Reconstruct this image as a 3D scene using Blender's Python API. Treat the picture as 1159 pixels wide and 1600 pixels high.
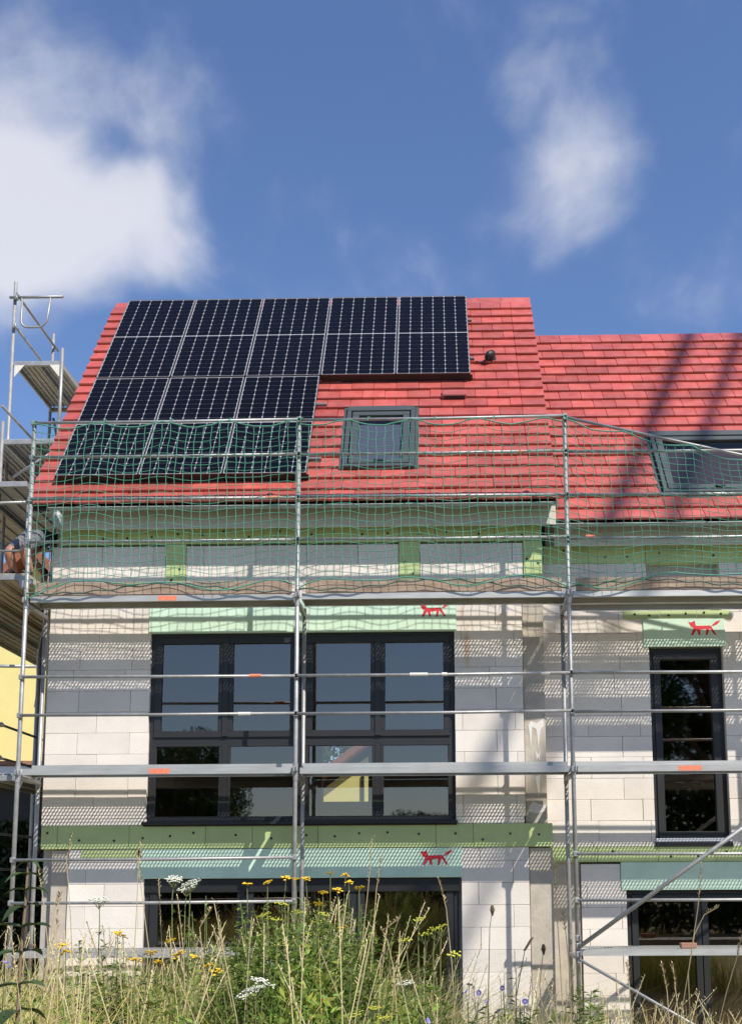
import bpy, bmesh, math, random
import numpy as np
from mathutils import Vector, Matrix, Euler

random.seed(7)
RNG = np.random.default_rng(11)
PI = math.pi
scene = bpy.context.scene
COL = scene.collection
for o in list(bpy.data.objects):
    bpy.data.objects.remove(o)

# ------------------------------------------------------------------ camera
F_PX, CX, CY, W_PX, H_PX = 1650.0, 655.0, 1148.0, 1159.0, 1600.0
CAM_LOC = Vector((0.0, -12.4, 2.7))
CAM_ROT = (Matrix.Rotation(math.radians(0.95), 3, 'Z') @ Matrix.Rotation(math.radians(98.0), 3, 'X')
           @ Matrix.Rotation(math.radians(-0.3), 3, 'Z'))
cam_data = bpy.data.cameras.new('camera')
cam = bpy.data.objects.new('camera', cam_data)
COL.objects.link(cam)
cam.matrix_world = Matrix.Translation(CAM_LOC) @ CAM_ROT.to_4x4()
cam_data.sensor_fit = 'HORIZONTAL'
cam_data.sensor_width = 36.0
cam_data.lens = 36.0 * F_PX / W_PX
cam_data.shift_x = (W_PX / 2 - CX) / W_PX
cam_data.shift_y = (CY - H_PX / 2) / W_PX
cam_data.clip_start = 0.05
cam_data.clip_end = 3000.0
scene.camera = cam
scene.render.resolution_x, scene.render.resolution_y = 741, 1024


def ray(px, py):
    return CAM_ROT @ Vector(((px - CX) / F_PX, -(py - CY) / F_PX, -1.0))


def at(px, py, Y):
    """the point of the upright plane Y that was measured at this place of the photograph"""
    d = ray(px, py)
    return CAM_LOC + d * ((Y - CAM_LOC.y) / d.y)


def zat(py, Y, px=600):
    return at(px, py, Y).z


def xat(px, Y, py=1100):
    return at(px, py, Y).x


# ------------------------------------------------------------------ sun, sky, exposure
SUN_TO = Vector((0.85, -1.0, 1.47)).normalized()
sun_data = bpy.data.lights.new('sun', 'SUN')
sun_data.energy = 4.7
sun_data.angle = math.radians(0.5)
sun_data.color = (1.0, 0.94, 0.85)
sun = bpy.data.objects.new('sun', sun_data)
COL.objects.link(sun)
sun.location = (20, -24, 36)
sun.rotation_euler = SUN_TO.to_track_quat('Z', 'Y').to_euler()

scene.view_settings.view_transform = 'Standard'
scene.view_settings.look = 'None'
scene.view_settings.gamma = 1.0
scene.view_settings.use_curve_mapping = False
scene.view_settings.exposure = 0.35

world = bpy.data.worlds.new('World')
scene.world = world
world.use_nodes = True
wt = world.node_tree
wt.nodes.clear()


def wn(kind, **kw):
    n = wt.nodes.new(kind)
    for k, v in kw.items():
        setattr(n, k, v)
    return n


w_out = wn('ShaderNodeOutputWorld')
w_bg = wn('ShaderNodeBackground')
w_bg.inputs['Strength'].default_value = 0.10
sky_tex = wn('ShaderNodeTexSky', sky_type='NISHITA')
sky_tex.sun_disc = False
sky_tex.sun_elevation = math.asin(SUN_TO.z)
sky_tex.sun_rotation = math.atan2(SUN_TO.x, SUN_TO.y)
sky_tex.air_density = 1.25
sky_tex.dust_density = 0.15
sky_tex.ozone_density = 3.0
tc = wn('ShaderNodeTexCoord')
# clouds: billowing noise on the direction, gathered round a few cloud centres and scattered over the rest
warp = wn('ShaderNodeTexNoise')
warp.inputs['Scale'].default_value = 5.0
warp.inputs['Detail'].default_value = 3.0
wt.links.new(tc.outputs['Generated'], warp.inputs['Vector'])
wsc = wn('ShaderNodeVectorMath', operation='SCALE')
wsub = wn('ShaderNodeVectorMath', operation='SUBTRACT')
wsub.inputs[1].default_value = (0.5, 0.5, 0.5)
wt.links.new(warp.outputs['Color'], wsub.inputs[0])
wt.links.new(wsub.outputs[0], wsc.inputs[0])
wsc.inputs['Scale'].default_value = 0.10
wadd = wn('ShaderNodeVectorMath', operation='ADD')
wt.links.new(tc.outputs['Generated'], wadd.inputs[0])
wt.links.new(wsc.outputs[0], wadd.inputs[1])
wnorm = wn('ShaderNodeVectorMath', operation='NORMALIZE')
wt.links.new(wadd.outputs[0], wnorm.inputs[0])
n1 = wn('ShaderNodeTexNoise')
n1.inputs['Scale'].default_value = 9.0
n1.inputs['Detail'].default_value = 9.0
n1.inputs['Roughness'].default_value = 0.54
wt.links.new(wadd.outputs[0], n1.inputs['Vector'])
n2 = wn('ShaderNodeTexNoise')
n2.inputs['Scale'].default_value = 1.6
n2.inputs['Detail'].default_value = 2.0
wt.links.new(tc.outputs['Generated'], n2.inputs['Vector'])
acc = None
for (cx_, cy_, rad, amp) in ((-120, 350, 8.5, .55), (40, 385, 5.5, .50), (150, 390, 4.6, .50), (240, 380, 3.8, .46), (300, 395, 3.0, .28), (205, 320, 2.4, .22), (20, 220, 7, .24), (150, 195, 6, .20),
                             (255, 195, 4.6, .18), (-110, 190, 9, .28), (60, 50, 9, .22), (310, 240, 3.4, .14), (160, 283, 2.6, -.34), (860, 215, 4.4, .22), (905, 285, 4.0, .21), (840, 350, 4.2, .26), (870, 120, 5, .20)):
    d = ray(cx_, cy_).normalized()
    dt = wn('ShaderNodeVectorMath', operation='DOT_PRODUCT')
    wt.links.new(wnorm.outputs[0], dt.inputs[0])
    dt.inputs[1].default_value = d
    mr = wn('ShaderNodeMapRange', interpolation_type='SMOOTHSTEP')
    mr.inputs['From Min'].default_value = math.cos(math.radians(rad))
    mr.inputs['From Max'].default_value = 1.0
    mr.inputs['To Min'].default_value = 0.0
    mr.inputs['To Max'].default_value = amp
    wt.links.new(dt.outputs['Value'], mr.inputs['Value'])
    if acc is None:
        acc = mr.outputs[0]
    else:
        ad = wn('ShaderNodeMath', operation='ADD')
        wt.links.new(acc, ad.inputs[0])
        wt.links.new(mr.outputs[0], ad.inputs[1])
        acc = ad.outputs[0]
sc2 = wn('ShaderNodeMath', operation='MULTIPLY_ADD')
wt.links.new(n2.outputs['Fac'], sc2.inputs[0])
sc2.inputs[1].default_value = 1.1
sc2.inputs[2].default_value = -0.76
tot = wn('ShaderNodeMath', operation='ADD')
wt.links.new(acc, tot.inputs[0])
wt.links.new(sc2.outputs[0], tot.inputs[1])
tot2 = wn('ShaderNodeMath', operation='ADD')
wt.links.new(tot.outputs[0], tot2.inputs[0])
n1s = wn('ShaderNodeMath', operation='MULTIPLY_ADD')
wt.links.new(n1.outputs['Fac'], n1s.inputs[0])
n1s.inputs[1].default_value = 1.7
n1s.inputs[2].default_value = -0.85
wt.links.new(n1s.outputs[0], tot2.inputs[1])
cm = wn('ShaderNodeMapRange', interpolation_type='SMOOTHSTEP')
cm.inputs['From Min'].default_value = -0.06
cm.inputs['From Max'].default_value = 0.95
cm.inputs['To Max'].default_value = 0.80
wt.links.new(tot2.outputs[0], cm.inputs['Value'])
cmix = wn('ShaderNodeMix', data_type='RGBA')
wt.links.new(cm.outputs[0], cmix.inputs['Factor'])
stint = wn('ShaderNodeVectorMath', operation='MULTIPLY')
wt.links.new(sky_tex.outputs['Color'], stint.inputs[0])
stint.inputs[1].default_value = (0.89, 0.96, 1.19)
wt.links.new(stint.outputs[0], cmix.inputs['A'])
ctone = wn('ShaderNodeMix', data_type='RGBA')
ctone.inputs['A'].default_value = (4.6, 5.0, 6.2, 1)
ctone.inputs['B'].default_value = (6.9, 6.9, 7.3, 1)
tmr = wn('ShaderNodeMapRange')
tmr.inputs['From Min'].default_value = 0.1
tmr.inputs['From Max'].default_value = 1.1
wt.links.new(tot2.outputs[0], tmr.inputs['Value'])
wt.links.new(tmr.outputs[0], ctone.inputs['Factor'])
wt.links.new(ctone.outputs['Result'], cmix.inputs['B'])
wt.links.new(cmix.outputs['Result'], w_bg.inputs['Color'])
wt.links.new(w_bg.outputs[0], w_out.inputs['Surface'])


# ------------------------------------------------------------------ materials
def new_mat(name):
    m = bpy.data.materials.new(name)
    m.use_nodes = True
    return m, m.node_tree, m.node_tree.nodes['Principled BSDF']


def mat(name, col, rough=0.7, metal=0.0, var=0.12, scale=8.0, bump=0.0, bscale=60.0, rnd=0.0, spec=None, coat=0.0, space='Object', stretch=None):
    m, t, b = new_mat(name)
    b.inputs['Roughness'].default_value = rough
    b.inputs['Metallic'].default_value = metal
    if spec is not None:
        b.inputs['Specular IOR Level'].default_value = spec
    if coat:
        b.inputs['Coat Weight'].default_value = coat
        b.inputs['Coat Roughness'].default_value = 0.08
    tcn = t.nodes.new('ShaderNodeTexCoord')
    src = tcn.outputs['Object']
    if space == 'World':
        g = t.nodes.new('ShaderNodeNewGeometry')
        src = g.outputs['Position']
    if stretch:
        mp = t.nodes.new('ShaderNodeMapping')
        mp.inputs['Scale'].default_value = stretch
        t.links.new(src, mp.inputs['Vector'])
        src = mp.outputs[0]
    nz = t.nodes.new('ShaderNodeTexNoise')
    nz.inputs['Scale'].default_value = scale
    nz.inputs['Detail'].default_value = 6.0
    nz.inputs['Roughness'].default_value = 0.65
    t.links.new(src, nz.inputs['Vector'])
    mr = t.nodes.new('ShaderNodeMapRange')
    mr.inputs['From Min'].default_value = 0.25
    mr.inputs['From Max'].default_value = 0.75
    mr.inputs['To Min'].default_value = 1.0 - var
    mr.inputs['To Max'].default_value = 1.0 + var
    t.links.new(nz.outputs['Fac'], mr.inputs['Value'])
    val = mr.outputs[0]
    if rnd:
        oi = t.nodes.new('ShaderNodeObjectInfo')
        m2 = t.nodes.new('ShaderNodeMapRange')
        m2.inputs['To Min'].default_value = 1.0 - rnd
        m2.inputs['To Max'].default_value = 1.0 + rnd
        t.links.new(oi.outputs['Random'], m2.inputs['Value'])
        mu = t.nodes.new('ShaderNodeMath')
        mu.operation = 'MULTIPLY'
        t.links.new(val, mu.inputs[0])
        t.links.new(m2.outputs[0], mu.inputs[1])
        val = mu.outputs[0]
    vs = t.nodes.new('ShaderNodeVectorMath')
    vs.operation = 'SCALE'
    vs.inputs[0].default_value = col[:3]
    t.links.new(val, vs.inputs['Scale'])
    t.links.new(vs.outputs[0], b.inputs['Base Color'])
    m['tint'] = 1
    if bump:
        bz = t.nodes.new('ShaderNodeTexNoise')
        bz.inputs['Scale'].default_value = bscale
        bz.inputs['Detail'].default_value = 5.0
        t.links.new(src, bz.inputs['Vector'])
        bp = t.nodes.new('ShaderNodeBump')
        bp.inputs['Strength'].default_value = bump
        bp.inputs['Distance'].default_value = 0.01
        t.links.new(bz.outputs['Fac'], bp.inputs['Height'])
        t.links.new(bp.outputs[0], b.inputs['Normal'])
    return m


def add_stain(m, pos, ext, col, amount=0.7, nscale=14.0):
    """a stain with its own place on the wall: a soft ellipse broken up by noise"""
    t = m.node_tree
    b = t.nodes['Principled BSDF']
    old = b.inputs['Base Color'].links[0].from_socket
    g = t.nodes.new('ShaderNodeNewGeometry')
    sb = t.nodes.new('ShaderNodeVectorMath')
    sb.operation = 'SUBTRACT'
    sb.inputs[1].default_value = pos
    t.links.new(g.outputs['Position'], sb.inputs[0])
    dv = t.nodes.new('ShaderNodeVectorMath')
    dv.operation = 'DIVIDE'
    dv.inputs[1].default_value = ext
    t.links.new(sb.outputs[0], dv.inputs[0])
    ln = t.nodes.new('ShaderNodeVectorMath')
    ln.operation = 'LENGTH'
    t.links.new(dv.outputs[0], ln.inputs[0])
    nz = t.nodes.new('ShaderNodeTexNoise')
    nz.inputs['Scale'].default_value = nscale
    nz.inputs['Detail'].default_value = 5
    t.links.new(g.outputs['Position'], nz.inputs['Vector'])
    ad = t.nodes.new('ShaderNodeMath')
    ad.operation = 'ADD'
    t.links.new(ln.outputs['Value'], ad.inputs[0])
    t.links.new(nz.outputs['Fac'], ad.inputs[1])
    mr = t.nodes.new('ShaderNodeMapRange')
    mr.inputs['From Min'].default_value = 0.7
    mr.inputs['From Max'].default_value = 1.4
    mr.inputs['To Min'].default_value = amount
    mr.inputs['To Max'].default_value = 0.0
    t.links.new(ad.outputs[0], mr.inputs['Value'])
    mx = t.nodes.new('ShaderNodeMix')
    mx.data_type = 'RGBA'
    t.links.new(mr.outputs[0], mx.inputs['Factor'])
    t.links.new(old, mx.inputs['A'])
    mx.inputs['B'].default_value = (*col, 1)
    t.links.new(mx.outputs['Result'], b.inputs['Base Color'])


def mat_glass(name, ior=1.9, tint=(.55, .6, .6), rough=0.0, wave=0.0):
    m, t, b = new_mat(name)
    t.nodes.remove(b)
    out = t.nodes['Material Output']
    tr = t.nodes.new('ShaderNodeBsdfTransparent')
    tr.inputs['Color'].default_value = (*tint, 1)
    gl = t.nodes.new('ShaderNodeBsdfGlossy')
    gl.inputs['Roughness'].default_value = rough
    gl.inputs['Color'].default_value = (1, .88, .77, 1)
    fr = t.nodes.new('ShaderNodeFresnel')
    fr.inputs['IOR'].default_value = ior
    if wave:
        nz = t.nodes.new('ShaderNodeTexNoise')
        nz.inputs['Scale'].default_value = 1.7
        tcn = t.nodes.new('ShaderNodeTexCoord')
        t.links.new(tcn.outputs['Object'], nz.inputs['Vector'])
        bp = t.nodes.new('ShaderNodeBump')
        bp.inputs['Strength'].default_value = wave
        bp.inputs['Distance'].default_value = 0.02
        t.links.new(nz.outputs['Fac'], bp.inputs['Height'])
        t.links.new(bp.outputs[0], gl.inputs['Normal'])
    mx = t.nodes.new('ShaderNodeMixShader')
    ge = t.nodes.new('ShaderNodeNewGeometry')
    iv = t.nodes.new('ShaderNodeMath')
    iv.operation = 'SUBTRACT'
    iv.inputs[0].default_value = 1.0
    t.links.new(ge.outputs['Backfacing'], iv.inputs[1])
    ml = t.nodes.new('ShaderNodeMath')
    ml.operation = 'MULTIPLY'
    t.links.new(fr.outputs[0], ml.inputs[0])
    t.links.new(iv.outputs[0], ml.inputs[1])
    t.links.new(ml.outputs[0], mx.inputs[0])
    t.links.new(tr.outputs[0], mx.inputs[1])
    t.links.new(gl.outputs[0], mx.inputs[2])
    t.links.new(mx.outputs[0], out.inputs['Surface'])
    return m


def mat_leaf(name, col, var=0.35, trans=0.3, attr=True, rough=0.6):
    """leaf and blade material: colour varied along an attribute that each blade carries"""
    m, t, b = new_mat(name)
    out = t.nodes['Material Output']
    b.inputs['Roughness'].default_value = rough
    b.inputs['Specular IOR Level'].default_value = 0.25
    vs = t.nodes.new('ShaderNodeVectorMath')
    vs.operation = 'MULTIPLY'
    vs.inputs[0].default_value = col
    if attr:
        a = t.nodes.new('ShaderNodeAttribute')
        a.attribute_name = 'tone'
        t.links.new(a.outputs['Color'], vs.inputs[1])
    else:
        oi = t.nodes.new('ShaderNodeObjectInfo')
        mr = t.nodes.new('ShaderNodeMapRange')
        mr.inputs['To Min'].default_value = 1 - var
        mr.inputs['To Max'].default_value = 1 + var
        t.links.new(oi.outputs['Random'], mr.inputs['Value'])
        t.links.new(mr.outputs[0], vs.inputs[1])
    t.links.new(vs.outputs[0], b.inputs['Base Color'])
    tl = t.nodes.new('ShaderNodeBsdfTranslucent')
    t.links.new(vs.outputs[0], tl.inputs['Color'])
    mx = t.nodes.new('ShaderNodeMixShader')
    mx.inputs[0].default_value = trans
    t.links.new(b.outputs[0], mx.inputs[1])
    t.links.new(tl.outputs[0], mx.inputs[2])
    t.links.new(mx.outputs[0], out.inputs['Surface'])
    return m


M = {}
M['aac'] = mat('aerated_concrete', (.72, .662, .595), .92, var=.09, scale=2.2, bump=.35, bscale=70, rnd=.07, space='World')
add_stain(M['aac'], (.37, 0, 5.50), (.06, .4, .34), (.48, .27, .10), .6)
add_stain(M['aac'], (.31, 0, 5.93), (.03, .4, .12), (.55, .33, .15), .5)
add_stain(M['aac'], (1.60, .3, 5.93), (.16, .4, .03), (.50, .28, .10), .6)
add_stain(M['aac'], (-3.48, 0, 6.05), (.02, .4, .12), (.50, .28, .10), .6)
M['mortar'] = mat('thin_bed_mortar', (.42, .40, .37), .95, var=.1, scale=20)
M['xps'] = mat('green_foam_board', (.47, .56, .25), .75, var=.10, scale=3, bump=.08, bscale=160, rnd=.05)
M['mint'] = mat('mint_foam_board', (.57, .75, .595), .75, var=.10, scale=3, bump=.08, bscale=160, rnd=.03)
M['fox'] = mat('red_print', (.62, .035, .05), .7, var=.12, scale=60)
M['concrete'] = mat('cast_concrete', (.45, .40, .33), .9, var=.2, scale=6, bump=.3, bscale=35, space='World')
M['tile'] = mat('red_roof_tile', (.42, .080, .062), .34, var=.22, scale=2.6, bump=.16, bscale=22, rnd=.20, spec=.95, space='World')
_t = M['tile'].node_tree
_n = _t.nodes.new('ShaderNodeTexNoise')
_n.inputs['Scale'].default_value = 7.0
_n.inputs['Detail'].default_value = 5.0
_g = _t.nodes.new('ShaderNodeNewGeometry')
_t.links.new(_g.outputs['Position'], _n.inputs['Vector'])
_m = _t.nodes.new('ShaderNodeMapRange')
_m.inputs['From Min'].default_value = .3
_m.inputs['From Max'].default_value = .7
_m.inputs['To Min'].default_value = .30
_m.inputs['To Max'].default_value = .56
_t.links.new(_n.outputs['Fac'], _m.inputs['Value'])
_t.links.new(_m.outputs[0], _t.nodes['Principled BSDF'].inputs['Roughness'])
M['tile_base'] = mat('roof_underlay', (.05, .02, .02), .8, var=.1)
M['zinc'] = mat('zinc_sheet', (.34, .36, .34), .55, .2, var=.1, scale=5)
M['fascia'] = mat('beige_eave_board', (.56, .55, .47), .8, var=.07, scale=3, stretch=(1, 1, 8))
M['galv'] = mat('galvanised_tube', (.34, .34, .335), .5, .45, var=.25, scale=9, bump=.12, bscale=60, rnd=.10)
M['galv_deck'] = mat('galvanised_deck', (.46, .46, .44), .52, .45, var=.2, scale=7, rnd=.08, stretch=(.4, 3, 3))
M['orange'] = mat('orange_paint', (.75, .22, .12), .7, var=.2, scale=30)
M['plaster'] = mat('plaster_splash', (.68, .655, .60), .9, var=.08, scale=20)
M['wood'] = mat('weathered_toe_board', (.33, .245, .185), .85, var=.45, scale=5, bump=.4, bscale=18, stretch=(.7, 4, 6))
M['plank'] = mat('pale_plank', (.50, .42, .32), .85, var=.25, scale=6, bump=.3, bscale=20, stretch=(5, .6, 3))
M['net'] = mat('green_net_cord', (.075, .29, .20), .7, var=.2, scale=4)
M['rope'] = mat('grey_green_rope', (.10, .14, .11), .85, var=.2, scale=20)
M['anthracite'] = mat('anthracite_frame', (.017, .018, .020), .5, var=.08, scale=6)
M['sky_frame'] = mat('grey_skylight_frame', (.060, .072, .074), .45, .15, var=.08, scale=6)
M['sill'] = mat('dark_sill_board', (.016, .016, .018), .5, var=.15, scale=20)
M['foil'] = mat('silver_sill_foil', (.72, .73, .75), .4, .2, var=.1, scale=20)
M['glass'] = mat_glass('window_glass', 2.45, (.78, .80, .78), rough=.02, wave=.03)
M['skyglass'] = mat_glass('skylight_glass', 1.6, (.85, .88, .92))
M['blind'] = mat('grey_blind', (.10, .10, .12), .8, var=.1)
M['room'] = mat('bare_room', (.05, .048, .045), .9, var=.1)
M['dark'] = mat('black_plastic', (.012, .012, .013), .5, var=.1)
M['cell'] = mat('solar_cell', (.0035, .0036, .006), .2, var=.25, scale=6, rnd=.15, spec=.12)
M['backsheet'] = mat('cell_backsheet', (.33, .33, .35), .4, var=.05)
M['alu'] = mat('aluminium_profile', (.20, .205, .22), .45, .5, var=.05)
M['yellow'] = mat('yellow_render', (.74, .66, .27), .9, var=.04, scale=3)
M['orange_tile'] = mat('orange_roof_tile', (.26, .095, .05), .8, var=.25, scale=8)
M['garage'] = mat('pale_grey_render', (.50, .50, .54), .85, var=.05)
M['brick'] = mat('brick_red', (.33, .16, .11), .85, var=.25, scale=30, bump=.3)
M['soil'] = mat('meadow_soil', (.30, .25, .13), .95, var=.4, scale=1.3, bump=.5, bscale=12, space='World')
M['crane'] = mat('crane_steel', (.50, .36, .04), .5, .2, var=.1)
M['skin'] = mat('tanned_skin', (.34, .16, .10), .55, var=.08, scale=10)
M['shorts'] = mat('grey_work_shorts', (.15, .15, .165), .9, var=.15, scale=14)
M['shirt'] = mat('black_tshirt', (.022, .022, .026), .9, var=.2, scale=12)
M['hair'] = mat('dark_hair', (.025, .018, .012), .6, var=.2, scale=40)
M['boot'] = mat('black_boot', (.02, .019, .018), .6, var=.2)
M['bark'] = mat('tree_bark', (.10, .075, .05), .95, var=.35, scale=9, bump=.6, bscale=14)
M['grass_green'] = mat_leaf('grass_green', (.27, .33, .085))
M['grass_dry'] = mat_leaf('grass_straw', (.76, .64, .36), trans=.25)
M['leaf'] = mat_leaf('weed_leaf', (.19, .27, .055))
M['leaf_dark'] = mat_leaf('dark_weed_leaf', (.045, .075, .028), trans=.2)
M['tree_leaf'] = mat_leaf('tree_leaf', (.05, .085, .022), trans=.2)
M['stem'] = mat('green_stem', (.16, .18, .06), .7, var=.2, scale=20)
M['stem_dry'] = mat('straw_stem', (.46, .36, .19), .8, var=.2, scale=30)
M['stem_brown'] = mat('brown_stem', (.22, .15, .09), .8, var=.2, scale=30)
M['fl_yellow'] = mat('yellow_flower', (.80, .50, .02), .7, var=.15, scale=50)
M['fl_parsnip'] = mat('yellow_green_umbel', (.50, .50, .05), .75, var=.2, scale=50)
M['fl_white'] = mat('white_umbel', (.72, .72, .60), .8, var=.12, scale=50)
M['fl_blue'] = mat('chicory_blue', (.24, .21, .60), .75, var=.15, scale=50)


# ------------------------------------------------------------------ mesh helpers
class MB:
    def __init__(s):
        s.v, s.f = [], []

    def add(s, vs, fs):
        k = len(s.v)
        s.v += [tuple(v) for v in vs]
        s.f += [tuple(i + k for i in f) for f in fs]
        return s

    def box(s, x0, x1, y0, y1, z0, z1):
        return s.add([(x0, y0, z0), (x1, y0, z0), (x1, y1, z0), (x0, y1, z0), (x0, y0, z1), (x1, y0, z1), (x1, y1, z1), (x0, y1, z1)],
                     [(0, 3, 2, 1), (4, 5, 6, 7), (0, 1, 5, 4), (1, 2, 6, 5), (2, 3, 7, 6), (3, 0, 4, 7)])

    def cbox(s, x0, x1, y0, y1, z0, z1, c=0.004):
        """box with chamfered edges, 44 triangles"""
        c = min(c, (x1 - x0) * .3, (y1 - y0) * .3, (z1 - z0) * .3)
        bm = bmesh.new()
        vs, idx = [], {}
        for a, (X, sx) in enumerate(((x0, 1), (x1, -1))):
            for b, (Y, sy) in enumerate(((y0, 1), (y1, -1))):
                for d, (Z, sz) in enumerate(((z0, 1), (z1, -1))):
                    idx[(a, b, d)] = len(vs)
                    vs += [(X, Y + sy * c, Z + sz * c), (X + sx * c, Y, Z + sz * c), (X + sx * c, Y + sy * c, Z)]
        bm.free()
        g = lambda a, b, d, k: idx[(a, b, d)] + k
        fs = []
        for a in (0, 1):
            q = [g(a, 0, 0, 0), g(a, 0, 1, 0), g(a, 1, 1, 0), g(a, 1, 0, 0)]
            fs.append(q if a == 0 else q[::-1])
            q = [g(0, a, 0, 1), g(1, a, 0, 1), g(1, a, 1, 1), g(0, a, 1, 1)]
            fs.append(q if a == 0 else q[::-1])
            q = [g(0, 0, a, 2), g(0, 1, a, 2), g(1, 1, a, 2), g(1, 0, a, 2)]
            fs.append(q if a == 0 else q[::-1])
        for a in (0, 1):
            for b in (0, 1):
                q = [g(a, b, 0, 0), g(a, b, 0, 1), g(a, b, 1, 1), g(a, b, 1, 0)]
                fs.append(q if (a + b) % 2 else q[::-1])
                q = [g(a, 0, b, 0), g(a, 1, b, 0), g(a, 1, b, 2), g(a, 0, b, 2)]
                fs.append(q if (a + b) % 2 else q[::-1])
                q = [g(0, a, b, 1), g(0, a, b, 2), g(1, a, b, 2), g(1, a, b, 1)]
                fs.append(q if (a + b) % 2 else q[::-1])
        for a in (0, 1):
            for b in (0, 1):
                for d in (0, 1):
                    q = [g(a, b, d, 0), g(a, b, d, 1), g(a, b, d, 2)]
                    fs.append(q if (a + b + d) % 2 == 0 else q[::-1])
        return s.add(vs, fs)

    def tube(s, pts, r, n=8, r1=None, cap=True):
        pts = [Vector(p) for p in pts]
        rs = r if isinstance(r, (list, tuple)) else [r + ((r1 if r1 is not None else r) - r) * i / (len(pts) - 1) for i in range(len(pts))]
        k = len(s.v)
        up = None
        for i, p in enumerate(pts):
            d = (pts[min(i + 1, len(pts) - 1)] - pts[max(i - 1, 0)]).normalized()
            if up is None:
                ref = Vector((0, 0, 1)) if abs(d.z) < .9 else Vector((1, 0, 0))
                a = d.cross(ref).normalized()
            else:
                a = (up - d * up.dot(d)).normalized()
            up = a
            b = d.cross(a)
            for j in range(n):
                t = 2 * PI * j / n
                s.v.append(tuple(p + a * (math.cos(t) * rs[i]) + b * (math.sin(t) * rs[i])))
        for i in range(len(pts) - 1):
            for j in range(n):
                a0 = k + i * n + j
                a1 = k + i * n + (j + 1) % n
                s.f.append((a0, a1, a1 + n, a0 + n))
        if cap:
            s.f.append(tuple(k + j for j in range(n))[::-1])
            e = k + (len(pts) - 1) * n
            s.f.append(tuple(e + j for j in range(n)))
        return s

    def prism(s, poly, y0, y1):
        """polygon of (x, z) pushed from y0 to y1"""
        n = len(poly)
        k = len(s.v)
        s.v += [(x, y0, z) for x, z in poly] + [(x, y1, z) for x, z in poly]
        s.f.append(tuple(k + i for i in range(n)))
        s.f.append(tuple(k + n + i for i in range(n))[::-1])
        for i in range(n):
            j = (i + 1) % n
            s.f.append((k + j, k + i, k + n + i, k + n + j))
        return s

    def mesh(s, name, m, smooth=False):
        me = bpy.data.meshes.new(name)
        me.from_pydata(s.v, [], s.f)
        bm = bmesh.new()
        bm.from_mesh(me)
        bmesh.ops.recalc_face_normals(bm, faces=bm.faces)
        bm.to_mesh(me)
        bm.free()
        if m is not None:
            me.materials.append(m)
        if smooth:
            me.polygons.foreach_set('use_smooth', [True] * len(me.polygons))
        return me

    def build(s, name, m, parent=None, smooth=False):
        return link(name, s.mesh(name, m, smooth), parent)


def link(name, data, parent=None):
    o = bpy.data.objects.new(name, data)
    COL.objects.link(o)
    if parent is not None:
        o.parent = parent
        o.matrix_parent_inverse = pinv(parent)
    return o


def wmat(o):
    m = o.matrix_basis.copy()
    if o.parent is not None:
        m = wmat(o.parent) @ o.matrix_parent_inverse @ m
    return m


def pinv(o):
    return wmat(o).inverted()


def tag(o, label=None, cat=None, group=None, kind=None):
    if label:
        o['label'] = label
    if cat:
        o['category'] = cat
    if group:
        o['group'] = group
    if kind:
        o['kind'] = kind
    return o


def thing(name, label, cat, loc=(0, 0, 0), group=None):
    o = bpy.data.objects.new(name, None)
    COL.objects.link(o)
    o.location = loc
    o.empty_display_size = .2
    return tag(o, label, cat, group)


def local_child(name, data, parent, m=None):
    """a child given by its matrix in the parent's own space"""
    o = bpy.data.objects.new(name, data)
    COL.objects.link(o)
    o.parent = parent
    if m is not None:
        o.matrix_basis = m
    return o


# ------------------------------------------------------------------ ground
def ground_z(x, y):
    if y < -5.0:
        return 1.1
    if y < -2.0:
        t = (y + 5.0) / 3.0
        t = t * t * (3 - 2 * t)
        return 1.1 * (1 - t)
    return 0.0


gx = [-900, -120, -40] + [-12 + i for i in range(25)] + [40, 120, 900]
gy = [-900, -120, -40, -20] + [-13 + .5 * i for i in range(27)] + [4, 12, 40, 120, 900]
g = MB()
g.v = [(x, y, ground_z(x, y) + (random.uniform(-.03, .03) if abs(x) < 13 and -13 < y < 0 else 0)) for y in gy for x in gx]
nx = len(gx)
g.f = [(j * nx + i, j * nx + i + 1, (j + 1) * nx + i + 1, (j + 1) * nx + i) for j in range(len(gy) - 1) for i in range(nx - 1)]
tag(g.build('ground', M['soil'], smooth=True), kind='structure')

# ------------------------------------------------------------------ the two houses
TH = math.atan2(11.62 - 7.17, 2.75 + .37)          # roof pitch
CT, ST = math.cos(TH), math.sin(TH)
RIDGE_Y = 2.75
ROOF1 = (-.37, 7.17)
ROOF2 = (-.07, 7.007)
U_ = Vector((1, 0, 0))
V_ = Vector((0, CT, ST))
N_ = Vector((0, -ST, CT))


def on_roof(origin, x, t, h=0.0):
    return Vector((x, origin[0], origin[1])) + V_ * t + N_ * h


def roof_matrix(origin, x, t, h=0.0, tilt=0.0):
    """local x across, y up the slope, z out of the roof"""
    m = Matrix((U_, V_, N_)).transposed().to_4x4()
    return Matrix.Translation(on_roof(origin, x, t, h)) @ m @ Matrix.Rotation(tilt, 4, 'X')


COURSE, TILE_W, TILE_L, TILE_T = .2345, .303, .30, .034
_tiles = {}


def tile_mesh(w):
    key = round(w, 3)
    if key not in _tiles:
        b = MB().cbox(.0015, w - .0015, 0, TILE_L, 0, TILE_T, .005)
        _tiles[key] = b.mesh('roof_tile', M['tile'])
    return _tiles[key]


TILT = math.asin(-.036 / COURSE) * .98


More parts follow.
